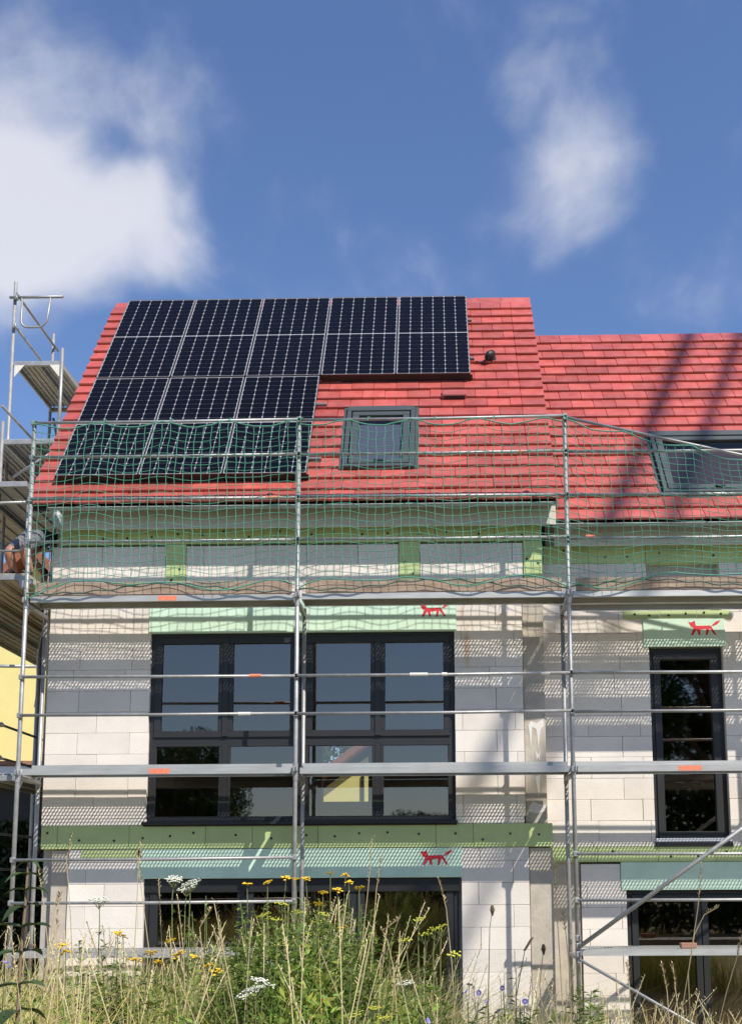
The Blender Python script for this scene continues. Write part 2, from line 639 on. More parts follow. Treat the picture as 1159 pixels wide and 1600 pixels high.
def lay_tiles(roof, origin, x0, x1, t_max, verge_l, verge_r, covered, skipped, visible):
    """courses of flat tiles in half bond; tiles under the panels go into one mesh"""
    hidden = MB()
    n = int(t_max / COURSE) + 1
    for k in range(n):
        t = k * COURSE
        cols = []
        a, b = x0, x1
        if verge_l:
            cols.append((x0, TILE_W + .01))
            a = x0 + TILE_W + .01
        if verge_r:
            cols.append((x1 - TILE_W - .01, TILE_W + .01))
            b = x1 - TILE_W - .01
        e = b - (TILE_W / 2 if k % 2 else 0)
        if k % 2:
            cols.append((e, b - e))
        while e - a > .03:
            s0 = max(a, e - TILE_W)
            cols.append((s0, e - s0))
            e -= TILE_W
        cut = []
        for (x, w) in cols:                   # tiles are cut to fit round the skylight
            for r in skipped:
                if r[2] < t + COURSE / 2 < r[3] and x < r[1] and x + w > r[0]:
                    cut += [(x, r[0] - x)] if r[0] - x > .03 else []
                    cut += [(r[1], x + w - r[1])] if x + w - r[1] > .03 else []
                    break
            else:
                cut.append((x, w))
        for (x, w) in cut:
            jit = random.uniform(-.004, .004)
            mtx = roof_matrix(origin, x, t + jit, .035 + random.uniform(-.002, .002), TILT + random.uniform(-.008, .008))
            if any(r[0] < x and x + w < r[1] and r[2] < t and t + COURSE < r[3] for r in covered) or not visible(x, t):
                c = MB().box(.0015, w - .0015, 0, TILE_L, 0, TILE_T)
                hidden.add([mtx @ Vector(v) for v in c.v], c.f)
            else:
                o = bpy.data.objects.new('roof_tile', tile_mesh(w))
                COL.objects.link(o)
                o.parent = roof
                o.matrix_basis = mtx
    if hidden.v:
        tag(hidden.build('covered_tile', M['tile'], roof), kind='stuff')


def ridge_tiles(roof, origin, x0, x1, t_top, offs=0.0):
    w = .47
    b = MB()
    zr = origin[1] + t_top * ST
    prof = [(-.13, -.155), (-.115, -.10), (-.03, .045), (.03, .045), (.115, -.10), (.13, -.155)]
    n = int((x1 - x0) / w) + 2
    me = {}
    x = x0 - offs
    for i in range(n):
        a, e = max(x, x0), min(x + w - .004, x1)
        x += w
        if e - a < .03:
            continue
        key = round(e - a, 3)
        if key not in me:
            m = MB()
            vs, fs = [], []
            P = [(0, y, z) for y, z in prof]
            Q = [(0, y * .86, z - .022) for y, z in prof]
            L = e - a
            for X in (0, L):
                vs += [(X, y, z) for _, y, z in P] + [(X, y, z) for _, y, z in Q]
            k = len(prof)
            for j in range(k - 1):
                fs += [(j, j + 1, 2 * k + j + 1, 2 * k + j), (k + j, 3 * k + j, 3 * k + j + 1, k + j + 1)]
                fs += [(j, k + j, k + j + 1, j + 1), (2 * k + j, 2 * k + j + 1, 3 * k + j + 1, 3 * k + j)]
            fs += [(0, 2 * k, 3 * k, k), (k - 1, 2 * k - 1, 4 * k - 1, 3 * k - 1)]
            m.add(vs, fs)
            me[key] = m.mesh('ridge_tile', M['tile'])
        o = bpy.data.objects.new('ridge_tile', me[key])
        COL.objects.link(o)
        o.parent = roof
        o.location = (a, RIDGE_Y, zr + .045 + random.uniform(-.002, .002))


def roof_body(house, origin, x0, x1, t_top):
    """sarking of both slopes and the gable triangles, everything the tiles lie on"""
    y0, z0 = origin
    yr, zr = RIDGE_Y, origin[1] + t_top * ST
    yb = 2 * yr - y0
    b = MB()
    for (ya, za, yb_, zb) in ((y0 + .02, z0 - .015, yr, zr - .03), (yb, z0 - .015, yr, zr - .03)):
        vs = []
        for x in (x0 + .03, x1 - .03):
            vs += [(x, ya, za), (x, yb_, zb), (x, yb_, zb - .10), (x, ya, za - .03)]
        b.add(vs, [(0, 1, 5, 4), (3, 7, 6, 2), (0, 4, 7, 3), (1, 2, 6, 5), (0, 3, 2, 1), (4, 5, 6, 7)])
    return b.build('roof', M['tile_base'], house)


def block_fill(wall, rects, y0, depth, z_base, xo, bl=.6245, bh=.2558):
    """thin-bed blocks in running bond inside upright rectangles, each one its own block"""
    for (x0, x1, z0, z1) in rects:
        k0 = int(math.floor((z0 - z_base) / bh)) - 1
        k = k0
        while z_base + k * bh < z1:
            a, b = max(z0, z_base + k * bh), min(z1, z_base + (k + 1) * bh)
            if b - a > .03:
                off = xo + (0, .22, .0, .24)[k % 4] + (.31 if (k % 7) == 3 else 0)
                x = off + math.floor((x0 - off) / bl) * bl
                while x < x1:
                    c, d = max(x, x0), min(x + bl, x1)
                    if d - c > .035:
                        j = random.uniform(0, .003)
                        g_ = random.choice((.0012, .0018, .003))
                        MB().cbox(c + g_, d - g_, y0 + j, y0 + depth, a + .0012, b - random.choice((.001, .002)), .0035).build('block', M['aac'], wall)
                    x += bl
            k += 1


def board_row(house, xs, y0, y1, z0, z1, m, dowels=True, ndow=None):
    for a, b in zip(xs[:-1], xs[1:]):
        o = MB().cbox(a + .002, b - .002, y0 + random.uniform(-.002, .002), y1, z0, z1, .004).build('insulation_board', m, house)
        if dowels:
            n = ndow or max(1, int((b - a) / .30))
            for i in range(n):
                x = a + (b - a) * (i + .5 + random.uniform(-.15, .15)) / n
                z = z0 + (z1 - z0) * random.uniform(.30, .72)
                MB().tube([(x, y0 - .007, z), (x, y0 + .004, z)], .014, 8).build('dowel_head', M['dark'], o)
    return


FOX = [[(830, 852), (848, 858), (872, 846), (878, 880), (862, 894), (846, 884)],
       [(866, 878), (890, 880), (968, 878), (972, 898), (930, 902), (900, 907), (868, 905)],
       [(866, 886), (886, 900), (858, 939), (845, 939)], [(878, 893), (902, 896), (906, 937), (894, 939)],
       [(943, 890), (964, 893), (949, 939), (937, 939)], [(955, 884), (972, 880), (1004, 938), (992, 939)],
       [(974, 881), (1003, 853), (1034, 845), (1013, 870), (986, 882)]]


def fox(parent, x0, zt, w, y):
    b = MB()
    s = w / 204.0
    for i, p in enumerate(FOX):
        b.prism([(x0 + (px - 830) * s, zt - (py - 845) * s) for px, py in p], y - .0006 - i * .00012, y + .003)
    return b.build('fox_emblem', M['fox'], parent)


def frame_ring(b, x0, x1, z0, z1, y0, y1, w):
    b.cbox(x0, x1, y0, y1, z1 - w, z1, .004)
    b.cbox(x0, x1, y0, y1, z0, z0 + w, .004)
    b.cbox(x0, x0 + w, y0 + .0015, y1 - .0015, z0 + w, z1 - w, .004)
    b.cbox(x1 - w, x1, y0 + .0015, y1 - .0015, z0 + w, z1 - w, .004)


def pane(win, x0, x1, z0, z1, y):
    MB().box(x0, x1, y, y + .006, z0, z1).build('pane', M['glass'], win)


def wall_with_openings(house, x0, x1, z0, z1, y0, y1, holes, m):
    """wall shell made of the pieces left round its openings"""
    b = MB()
    xs = sorted({x0, x1, *[h[0] for h in holes], *[h[1] for h in holes]})
    zs = sorted({z0, z1, *[h[2] for h in holes], *[h[3] for h in holes]})
    for i in range(len(xs) - 1):
        for j in range(len(zs) - 1):
            xm, zm = (xs[i] + xs[i + 1]) / 2, (zs[j] + zs[j + 1]) / 2
            if any(h[0] < xm < h[1] and h[2] < zm < h[3] for h in holes):
                continue
            b.box(xs[i], xs[i + 1], y0, y1, zs[j], zs[j + 1])
    return b.build('wall', m, house)


# ---- house with the solar roof
XL, XR = -4.672, 1.295
h1 = thing('row_house', 'unfinished white block row house carrying the solar panels, with the wide four-part window', 'house', (-1.7, 2.7, 0))
W1 = (-3.435, .218, 3.40, 5.70)           # upper window opening
G1 = (-3.435, .245, .12, 2.76)            # ground floor opening
wall1 = wall_with_openings(h1, XL + .004, XR - .27, 0, 7.02, .12, .34, [W1, G1], M['mortar'])
block_fill(wall1, [(XL, W1[0], 3.385, 6.11), (W1[1], 1.035, 3.385, 6.11), (XL, -3.289, 6.11, 6.815), (-3.035, -.448, 6.11, 6.815), (-.188, 1.06, 6.11, 6.815)], 0, .12, 4.232, -4.285)
block_fill(wall1, [(-4.33, G1[0], .0, 3.108), (G1[1] + .03, 1.065, .0, 3.108)], .004, .116, 4.232, -4.12)
# rooms behind, side and back walls, floors
shell = MB()
shell.box(XL + .004, XL + .25, .341, 5.5, 0, 7.6)
shell.box(XR - .02, XR + .06, .345, 5.5, 0, 7.6)
for (a_, c_, e_, g_) in ((XL + .25, -1.93, 0, 7.6), (-1.15, XR - .02, 0, 7.6), (-1.93, -1.15, 0, at(540, 1253, 5.2).z), (-1.93, -1.15, at(540, 1160, 5.2).z, 7.6)):
    shell.box(a_, c_, 5.2, 5.5, e_, g_)
shell.box(XL + .25, XR - .02, .341, 5.2, 3.05, 3.30)
shell.box(XL + .25, XR - .02, .341, 5.2, 5.95, 6.15)
shell.box(XL + .25, XR - .02, .341, 5.2, -.05, .06)
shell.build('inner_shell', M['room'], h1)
gab = MB()
for xa, xb in ((XL + .004, XL + .25), (XR - .02, XR + .06)):
    gab.add([(xa, .35, 7.6), (xa, 5.5, 7.6), (xa, 2.9, 11.35), (xa, 2.6, 11.35), (xb, .35, 7.6), (xb, 5.5, 7.6), (xb, 2.9, 11.35), (xb, 2.6, 11.35)],
            [(0, 1, 2, 3), (4, 7, 6, 5), (0, 3, 7, 4), (1, 5, 6, 2), (2, 6, 7, 3), (0, 4, 5, 1)])
gab.build('gable_wall', M['aac'], h1)
# concrete pillars at both ends
p1 = MB().cbox(1.04, XR, .05, .34, 3.385, 6.11, .008).build('concrete_pillar', M['concrete'], h1)
MB().cbox(1.07, 1.345, .03, .34, .0, 3.10, .008).build('concrete_pillar', M['concrete'], h1)
MB().cbox(-4.54, -4.334, .03, .34, .0, 3.10, .008).build('concrete_pillar', M['concrete'], h1)
# lime splash running down the pillar
sp = MB()
for poly in ([(1.09, 4.55), (1.12, 4.60), (1.19, 4.575), (1.27, 4.63), (1.275, 4.55), (1.235, 4.50), (1.22, 4.42), (1.205, 4.25), (1.195, 4.42), (1.185, 4.50), (1.135, 4.53), (1.125, 4.40), (1.115, 4.26), (1.105, 4.42)],
             [(1.17, 4.24), (1.205, 4.20), (1.225, 4.24), (1.215, 4.12), (1.20, 4.17), (1.18, 4.13)],
             [(1.16, 3.93), (1.215, 3.96), (1.21, 3.80), (1.195, 3.68), (1.18, 3.80)],
             [(1.08, 3.58), (1.13, 3.64), (1.2, 3.61), (1.28, 3.60), (1.285, 3.53), (1.18, 3.50), (1.085, 3.52)]):
    MB().prism(poly, .0465, .055).build('plaster_splash', M['plaster'], p1)
# foam boards: floor edge band, top band, upright strips
board_row(h1, [XL + .01, -4.47, -3.62, -2.72, -2.17, -1.4, -.02, .42, 1.345], -.012, .118, 3.112, 3.384, M['xps'])
board_row(h1, [-4.60, -3.9, -3.0, -2.1, -1.35, -.44, .0, .72, 1.29], -.006, .118, 6.818, 7.035, M['xps'])
for x0, x1 in ((-3.286, -3.038), (-.445, -.191), (1.063, 1.29)):
    board_row(h1, [x0, x1], -.004, .118, 6.11, 6.813, M['xps'], ndow=2)
lb = MB().cbox(-3.465, .245, -.010, .05, 5.702, 6.11, .004).build('lintel_board', M['mint'], h1)
fox(lb, at(655, 950, 0).x, 5.702 + .345, .375, -.010)
lb2 = MB().cbox(-3.52, .285, -.006, .05, 2.762, 3.105, .004).build('lintel_board', M['mint'], h1)
fox(lb2, at(656, 1327, 0).x, 3.082, .385, -.006)
MB().cbox(-4.18, -3.47, -.006, .003, 3.0, 3.10, .002).build('insulation_board', M['xps'], h1)


def four_window(house, x0, x1, z0, z1, y):
    xm = (-1.74 - 1.50) / 2
    win = bpy.data.objects.new('window', None)
    COL.objects.link(win)
    win.parent = house
    win.matrix_parent_inverse = pinv(house)
    win.location = (xm, y, z0)
    f = MB()
    frame_ring(f, x0 + .003, x1 - .003, z0 + .003, z1 - .003, y, y + .10, .055)
    f.cbox(xm - .055, xm - .002, y - .002, y + .098, z0 + .05, z1 - .05, .004)
    f.cbox(xm + .002, xm + .055, y - .002, y + .098, z0 + .05, z1 - .05, .004)
    f.cbox(x0 + .05, xm - .05, y + .003, y + .095, 4.36, 4.44, .004)
    f.cbox(xm + .05, x1 - .05, y + .003, y + .095, 4.36, 4.44, .004)
    f.build('frame', M['anthracite'], win)
    for (a, b) in ((x0 + .05, xm - .05), (xm + .05, x1 - .05)):
        mid = (a + b) / 2
        # two opening sashes above
        for (c, d) in ((a, mid - .004), (mid + .004, b)):
            s = MB()
            frame_ring(s, c + .006, d - .006, 4.432, z1 - .045, y - .018, y + .06, .078)
            s.build('sash', M['anthracite'], win)
            pane(win, c + .08, d - .08, 4.505, z1 - .12, y + .018)
        s = MB().cbox(mid - .035, mid + .035, y - .030, y - .016, 4.44, z1 - .05, .006)
        s.build('astragal', M['anthracite'], win)
        # two fixed panes below
        for (c, d) in ((a, mid - .03), (mid + .03, b)):
            s = MB()
            frame_ring(s, c, d, z0 + .05, 4.362, y - .001, y + .05, .038)
            s.build('glazing_bead', M['anthracite'], win)
            pane(win, c + .03, d - .03, z0 + .08, 4.33, y + .022)
        s = MB().cbox(mid - .031, mid + .031, y + .001, y + .09, z0 + .05, 4.362, .004)
        s.build('mullion', M['anthracite'], win)
    MB().cbox(x0 - .03, x1 + .02, -.075, y + .02, z0 - .012, z0 + .022, .005).build('sill', M['sill'], win)
    MB().cbox(x0 - .02, x1 + .012, -.040, -.013, z0 - .030, z0 - .014, .003).build('sill_batten', M['sill'], win)
    return win


four_window(h1, *W1, .050)
# ground floor glazing, three tall lights
win = bpy.data.objects.new('window', None)
COL.objects.link(win)
win.parent = h1
win.matrix_parent_inverse = pinv(h1)
win.location = (-1.6, .06, .12)
f = MB()
frame_ring(f, G1[0], G1[1], G1[2], G1[3], .07, .16, .06)
f.build('frame', M['anthracite'], win)
for a, b in ((G1[0] + .06, -2.25), (-2.25, -.95), (-.95, G1[1] - .06)):
    s = MB()
    frame_ring(s, a + .004, b - .004, G1[2] + .06, G1[3] - .06, .05, .13, .09)
    s.build('sash', M['anthracite'], win)
    pane(win, a + .08, b - .08, G1[2] + .14, G1[3] - .14, .088)
MB().cbox(G1[0], G1[1], .03, .069, G1[3] - .16, G1[3] - .004, .005).build('shutter_box', M['dark'], win)

# roof 1
T1 = 5.07
roof1 = roof_body(h1, ROOF1, -4.88, 1.47, 5.30)
COVERED = [(-4.66, -1.45, .25, 5.3), (-1.6, .56, 2.65, 5.3)]
SKYL = (-1.135, -.25, .66, 2.075)
VENT = (at(709, 624, .95).x - .16, at(709, 624, .95).x + .16)
lay_tiles(roof1, ROOF1, -4.88, 1.47, 5.10, True, True, COVERED, [(SKYL[0] - .045, SKYL[1] + .045, SKYL[2] - .02, SKYL[3] + .05)], lambda x, t: True)
ridge_tiles(roof1, ROOF1, -4.88, 1.475, 5.285, .19)
# verge trims hanging below the edge tiles
for x in (-4.86, 1.43):
    vb = MB()
    a, c = on_roof(ROOF1, 0, .0, -.02), on_roof(ROOF1, 0, 5.36, -.02)
    vb.add([(x, a.y, a.z), (x, c.y, c.z), (x, c.y, c.z - .10), (x, a.y, a.z - .05), (x + .024, a.y, a.z), (x + .024, c.y, c.z), (x + .024, c.y, c.z - .10), (x + .024, a.y, a.z - .05)],
           [(0, 1, 2, 3), (4, 7, 6, 5), (0, 4, 5, 1), (3, 2, 6, 7), (0, 3, 7, 4), (1, 5, 6, 2)])
    vb.build('verge_board', M['tile'], roof1)


def eave(house, origin, x0, x1, zt, zb, yw, outlet=None):
    """fascia box below the tiles with a half-round gutter before it"""
    y0, z0 = origin
    MB().cbox(x0, x1, y0 + .20, y0 + .22, zb, zt, .005).build('fascia_board', M['fascia'], house)
    MB().box(x0 + .005, x1 - .005, y0 + .222, yw + .01, zt - .14, zt - .12).build('soffit', M['fascia'], house)
    gt = MB()
    r = .030
    cy, cz = y0 - .005, z0 - .022
    n = 10
    for X in (x0 - .04, x1 + .0):
        for rr in (r, r - .006):
            gt.v += [(X, cy + rr * math.cos(PI + PI * i / n), cz + rr * math.sin(PI + PI * i / n)) for i in range(n + 1)]
    k = n + 1
    for i in range(n):
        gt.f += [(i, i + 1, 2 * k + i + 1, 2 * k + i), (k + i, 3 * k + i, 3 * k + i + 1, k + i + 1), (i, k + i, k + i + 1, i + 1), (2 * k + i, 2 * k + i + 1, 3 * k + i + 1, 3 * k + i)]
    gt.f += [(0, 2 * k, 3 * k, k), (n, k + n, 3 * k + n, 2 * k + n)]
    gt.tube([(x0 - .04, cy - r, cz), (x1, cy - r, cz)], .008, 6)
    go = gt.build('gutter', M['zinc'], house, False)
    if outlet:
        MB().tube([(outlet, cy, cz - .03), (outlet, cy, cz - .10), (outlet + .01, cy + .02, cz - .19), (outlet + .01, cy + .02, cz - .24)], [.03, .062, .042, .042], 12).build('gutter_outlet', M['zinc'], go, True)


eave(h1, ROOF1, -4.56, 1.45, 7.25, 6.955, .0, outlet=-4.50)
MB().box(-4.66, 1.29, .02, .34, 7.036, 7.3).build('wall_plate', M['mortar'], h1)


def skylight(house, origin, x0, x1, t0, t1, open_=False):
    s = bpy.data.objects.new('skylight', None)
    COL.objects.link(s)
    s.parent = house
    s.matrix_parent_inverse = pinv(house)
    s.matrix_basis = roof_matrix(origin, x0, t0, 0)
    w, l = x1 - x0, t1 - t0

    def ring(b, a0, a1, c0, c1, z0, z1, e, top=None):
        b.cbox(a0, a1, c0, c0 + e, z0, z1, .005)
        b.cbox(a0, a1, c1 - (top or e), c1, z0, z1, .005)
        b.cbox(a0, a0 + e, c0 + e, c1 - (top or e), z0, z1 - .002, .005)
        b.cbox(a1 - e, a1, c0 + e, c1 - (top or e), z0, z1 - .002, .005)
    b = MB()
    ring(b, 0, w, 0, l, -.06, .095, .055, .11)
    local_child('frame', b.mesh('frame', M['sky_frame']), s)
    b = MB()
    ring(b, .07, w - .07, .085, l - .125, .02, .085, .085)
    local_child('sash', b.mesh('sash', M['sky_frame']), s)
    b = MB()
    b.box(.15, w - .15, .165, l - .205, .048, .054)
    local_child('pane', b.mesh('pane', M['skyglass']), s)
    b = MB()
    b.box(.056, w - .056, .056, l - .11, -.45, -.44)
    b.box(.02, .05, .03, l - .1, -.45, -.065)
    b.box(w - .05, w - .02, .03, l - .1, -.45, -.065)
    local_child('lining', b.mesh('lining', M['garage']), s)
    b = MB().cbox(-.06, w + .22, -.13, -.005, .024, .034, .003)
    local_child('apron_flashing', b.mesh('apron_flashing', M['sky_frame']), s)
    for (a, c) in ((-.05, -.003), (w + .003, w + .05)):
        local_child('side_flashing', MB().cbox(a, c, -.004, l + .06, .028, .05, .003).mesh('side_flashing', M['sky_frame']), s)
    b = MB().cbox(w * .5 - .06, w * .5 + .06, .1, .13, .086, .11, .004)
    local_child('handle', b.mesh('handle', M['dark']), s)
    return s


sk1 = skylight(h1, ROOF1, *SKYL)
local_child('blind', MB().box(.12, SKYL[1] - SKYL[0] - .12, .14, SKYL[3] - SKYL[2] - .34, .006, .014).mesh('blind', M['blind']), sk1)
# raised vent tile with its open slot
tv = 2.30
vt = MB()
vt.cbox(0, .33, .02, .16, .02, .105, .01)
vo = local_child('vent_tile', vt.mesh('vent_tile', M['tile']), h1)
vo.matrix_parent_inverse = pinv(h1)
vo.matrix_basis = roof_matrix(ROOF1, VENT[0], tv, .0)
vs_ = MB().box(.03, .30, .012, .03, .045, .092)
local_child('vent_slot', vs_.mesh('vent_slot', M['dark']), vo)

# ---- house on the right, set back
h2 = thing('row_house', 'white block row house on the right with the lower red roof and narrow tall window', 'house', (4.4, 2.9, 0))
Y2 = .30
W2 = (2.605, 3.50, 3.155, 5.54)
G2 = (2.235, 6.2, .12, 2.595)
X2L, X2R = 1.31, 7.4
wall2 = wall_with_openings(h2, 1.362, X2R, 0, 6.95, Y2 + .12, Y2 + .34, [W2, G2], M['mortar'])
block_fill(wall2, [(1.31, W2[0], 3.115, 6.61), (W2[1], 4.7, 3.115, 6.61)], Y2, .12, 4.19, 1.62)
block_fill(wall2, [(1.70, G2[0], .0, 2.93)], Y2, .12, 4.19, 1.55)
MB().box(4.7, X2R, Y2 + .003, Y2 + .12, 3.115, 6.61).box(6.2, X2R, Y2 + .003, Y2 + .12, 0, 2.93).build('wall_panel', M['aac'], h2)
MB().box(W2[0] - .09, W2[1] + .09, Y2 + .06, Y2 + .12, 3.115, 3.153).build('sill_bed', M['mortar'], h2)
MB().cbox(1.362, 1.695, Y2 + .03, Y2 + .34, 0, 3.10, .008).build('concrete_pillar', M['concrete'], h2)
sh2 = MB()
sh2.box(X2R - .25, X2R, Y2 + .341, 5.5, 0, 7.6)
sh2.box(1.366, X2R - .25, 5.2, 5.5, 0, 7.6)
sh2.box(1.366, X2R - .25, Y2 + .341, 5.2, 2.75, 3.0)
sh2.box(1.366, X2R - .25, Y2 + .341, 5.2, 5.85, 6.1)
sh2.box(1.366, X2R - .25, Y2 + .341, 5.2, -.05, .06)
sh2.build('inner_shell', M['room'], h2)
board_row(h2, [1.345, 1.9, 2.62, 3.3, 4.0, 5.0, 6.0, 7.0], Y2 - .022, Y2 + .118, 2.935, 3.112, M['xps'])
board_row(h2, [1.33, 1.9, 2.6, 3.3, 4.0, 5.0, 6.0, 7.0], Y2 - .006, Y2 + .118, 6.612, 6.84, M['xps'])
board_row(h2, [2.30, 2.75, 3.2, 3.62], Y2 - .008, Y2 - .001, 5.90, 6.0, M['xps'], ndow=2)
lb3 = MB().cbox(2.54, 3.54, Y2 - .012, Y2 - .001, 5.545, 5.895, .004).build('lintel_board', M['mint'], h2)
fox(lb3, at(1074, 968, Y2).x, 5.872, .40, Y2 - .012)
MB().cbox(2.175, 5.4, Y2 - .012, Y2 - .001, 2.60, 2.93, .004).build('lintel_board', M['mint'], h2)
w2 = bpy.data.objects.new('window', None)
COL.objects.link(w2)
w2.parent = h2
w2.matrix_parent_inverse = pinv(h2)
w2.location = (3.05, Y2 + .08, W2[2])
f = MB()
frame_ring(f, W2[0] + .002, W2[1] - .002, W2[2] + .002, W2[3] - .002, Y2 + .075, Y2 + .17, .06)
f.build('frame', M['anthracite'], w2)
f = MB()
frame_ring(f, W2[0] + .055, W2[1] - .055, W2[2] + .055, W2[3] - .055, Y2 + .055, Y2 + .14, .085)
f.build('sash', M['anthracite'], w2)
pane(w2, W2[0] + .13, W2[1] - .13, W2[2] + .13, W2[3] - .13, Y2 + .095)
MB().cbox(W2[0] - .0, W2[1] + .0, Y2 - .03, Y2 + .074, W2[2] + .012, W2[2] + .055, .006).build('sill_foil', M['foil'], w2)
MB().cbox(W2[0] - .01, W2[1] + .01, Y2 - .045, Y2 + .074, W2[2] - .045, W2[2] + .010, .005).build('sill', M['sill'], w2)
w3 = bpy.data.objects.new('window', None)
COL.objects.link(w3)
w3.parent = h2
w3.matrix_parent_inverse = pinv(h2)
w3.location = (3.2, Y2 + .08, .12)
f = MB()
frame_ring(f, G2[0], G2[1], G2[2], G2[3], Y2 + .07, Y2 + .17, .06)
f.build('frame', M['anthracite'], w3)
for a, b in ((G2[0] + .06, 3.12), (3.12, 4.6), (4.6, 6.14)):
    s = MB()
    frame_ring(s, a + .004, b - .004, G2[2] + .06, G2[3] - .05, Y2 + .05, Y2 + .14, .075)
    s.build('sash', M['anthracite'], w3)
    pane(w3, a + .07, b - .07, G2[2] + .13, G2[3] - .12, Y2 + .09)
roof2 = roof_body(h2, ROOF2, 1.35, X2R + .1, 4.74)
SKYL2 = (2.83, 4.25, .50, 1.90)
lay_tiles(roof2, ROOF2, 1.40, X2R + .1, 4.60, False, False, [], [(SKYL2[0] - .045, SKYL2[1] + .045, SKYL2[2] - .02, SKYL2[3] + .05)], lambda x, t: x < 3.95 + t * .2)
ridge_tiles(roof2, ROOF2, 1.45, X2R + .1, 4.69, .1)
eave(h2, ROOF2, 1.46, X2R, 7.09, 6.785, Y2)
MB().box(1.37, X2R, Y2 + .02, Y2 + .34, 6.842, 7.2).build('wall_plate', M['mortar'], h2)
skylight(h2, ROOF2, *SKYL2)

# cable hanging by the corner of the white wall
cb = MB().tube([(-4.70, -.03, 6.9), (-4.70, -.05, 6.3), (-4.74, -.05, 5.75), (-4.79, -.06, 5.4), (-4.775, -.05, 5.0), (-4.80, -.04, 4.8)], .005, 6)
tag(cb.build('cable', M['galv']), 'thin pale cable hanging down beside the left corner of the white wall', 'cable')

# ------------------------------------------------------------------ solar panels
PW, PL, PT = 1.006, 2.34, .035
XP = [-4.605 + i * 1.0235 for i in range(5)]


def cell_mesh():
    b = MB()
    u0, u1 = .011, PW - .011
    cw = (u1 - u0) / 6
    half = (PL - .03 - .018) / 2
    ch = half / 10
    for hf in range(2):
        v0 = .015 + hf * (half + .018)
        for r in range(10):
            for c in range(6):
                a, e = u0 + c * cw + .0022, u0 + (c + 1) * cw - .0022
                p, q = v0 + r * ch + .0020, v0 + (r + 1) * ch - .0020
                k = .0105
                z = PT - .0030
                b.add([(a + k, p, z), (e - k, p, z), (e, p + k * 1.6, z), (e, q - k * 1.6, z), (e - k, q, z), (a + k, q, z), (a, q - k * 1.6, z), (a, p + k * 1.6, z)], [tuple(range(8))])
    return b.mesh('cell', M['cell'])


fr = MB()
e = .0045
fr.box(0, PW, 0, e, PT - .008, PT).box(0, PW, PL - e, PL, PT - .008, PT).box(0, e, e, PL - e, PT - .008, PT).box(PW - e, PW, e, PL - e, PT - .008, PT)
panel_frame = fr.mesh('frame', M['alu'])
fr = MB()  # frame sides in black, the shade of the gaps put into their colour
fr.box(.001, PW - .001, .001, .006, 0, PT - .0085).box(.001, PW - .001, PL - .006, PL - .001, 0, PT - .0085).box(.001, .006, .006, PL - .006, 0, PT - .0085).box(PW - .006, PW - .001, .006, PL - .006, 0, PT - .0085)
panel_side = fr.mesh('side_profile', M['dark'])
panel_gap_shade = MB().box(.0, PW + .03, .012, .02, -.095, -.002).mesh('gap_shade', M['dark'])  # black strip standing in for the shade under the panel's lower edge
bs = MB().box(e, PW - e, e, PL - e, PT - .0105, PT - .0045)
panel_sheet = bs.mesh('backsheet', M['backsheet'])
rs = MB()
rs.box(e, PW - e, e, PL - e, .004, .006)
panel_back = rs.mesh('underside', M['dark'])
cells = cell_mesh()
spots = [(0, 1, 'solar panel at the top left corner of the roof by the ridge'), (1, 1, 'second solar panel from the left in the row along the ridge'),
         (2, 1, 'middle solar panel of the five along the ridge'), (3, 1, 'fourth solar panel from the left along the ridge, bare tiles below it'),
         (4, 1, 'rightmost solar panel along the ridge, nearest the black roof vent'),
         (0, 0, 'solar panel at the lower left corner of the roof above the gutter'), (1, 0, 'middle solar panel of the lower row of three'),
         (2, 0, 'right solar panel of the lower row, nearest the skylight')]
for (c, r, lab) in spots:
    p = thing('solar_panel', 'black ' + lab, 'solar panel', group='solar panels on the red roof')
    p.matrix_basis = roof_matrix(ROOF1, XP[c], .43 + r * (PL + .030), .125)
    for n, me in (('frame', panel_frame), ('backsheet', panel_sheet), ('cell', cells), ('underside', panel_back), ('side_profile', panel_side), ('gap_shade', panel_gap_shade)):
        if n == 'gap_shade' and r == 1 and c < 3:
            continue
        o = local_child(n, me, p)
        if n == 'cell':
            tag(o, kind='stuff')
for (t, xa, xb, lab) in ((4.5, -4.65, .56, 'top'), (3.35, -4.65, .565, 'second'), (2.15, -4.65, -1.42, 'third'), (.85, -4.65, -1.40, 'lowest')):
    b = MB().cbox(0, xb - xa, -.02, .02, .055, .096, .003)
    for X in np.arange(.2, xb - xa, .9):
        b.box(X, X + .03, -.05, .05, .02, .056)
    o = b.build('mounting_rail', M['alu'])
    o.matrix_basis = roof_matrix(ROOF1, xa, t)
    tag(o, lab + ' aluminium mounting rail under the solar panels, its end showing beside them', 'rail', 'mounting rails under the panels')
# roof duct with the cable of the panels
dk = thing('roof_vent', 'black hooded cable vent on the red tiles right of the solar panels', 'vent')
dk.matrix_basis = roof_matrix(ROOF1, .80, 3.36, .03) @ Matrix.Scale(.72, 4)
b = MB().tube([(0, 0, 0), (0, 0, .05), (.01, .01, .10)], [.11, .10, .085], 14)
local_child('base', b.mesh('base', M['dark'], True), dk)
b = MB().tube([(.01, .02, .07), (.0, -.01, .15), (-.05, -.07, .17), (-.10, -.14, .13)], [.07, .085, .07, .045], 12)
local_child('hood', b.mesh('hood', M['dark'], True), dk)
b = MB().tube([(-.09, -.13, .12), (-.15, -.16, .06), (-.22, -.13, .035), (-.30, -.11, .06)], .012, 6)
local_child('cable', b.mesh('cable', M['dark'], True), dk)

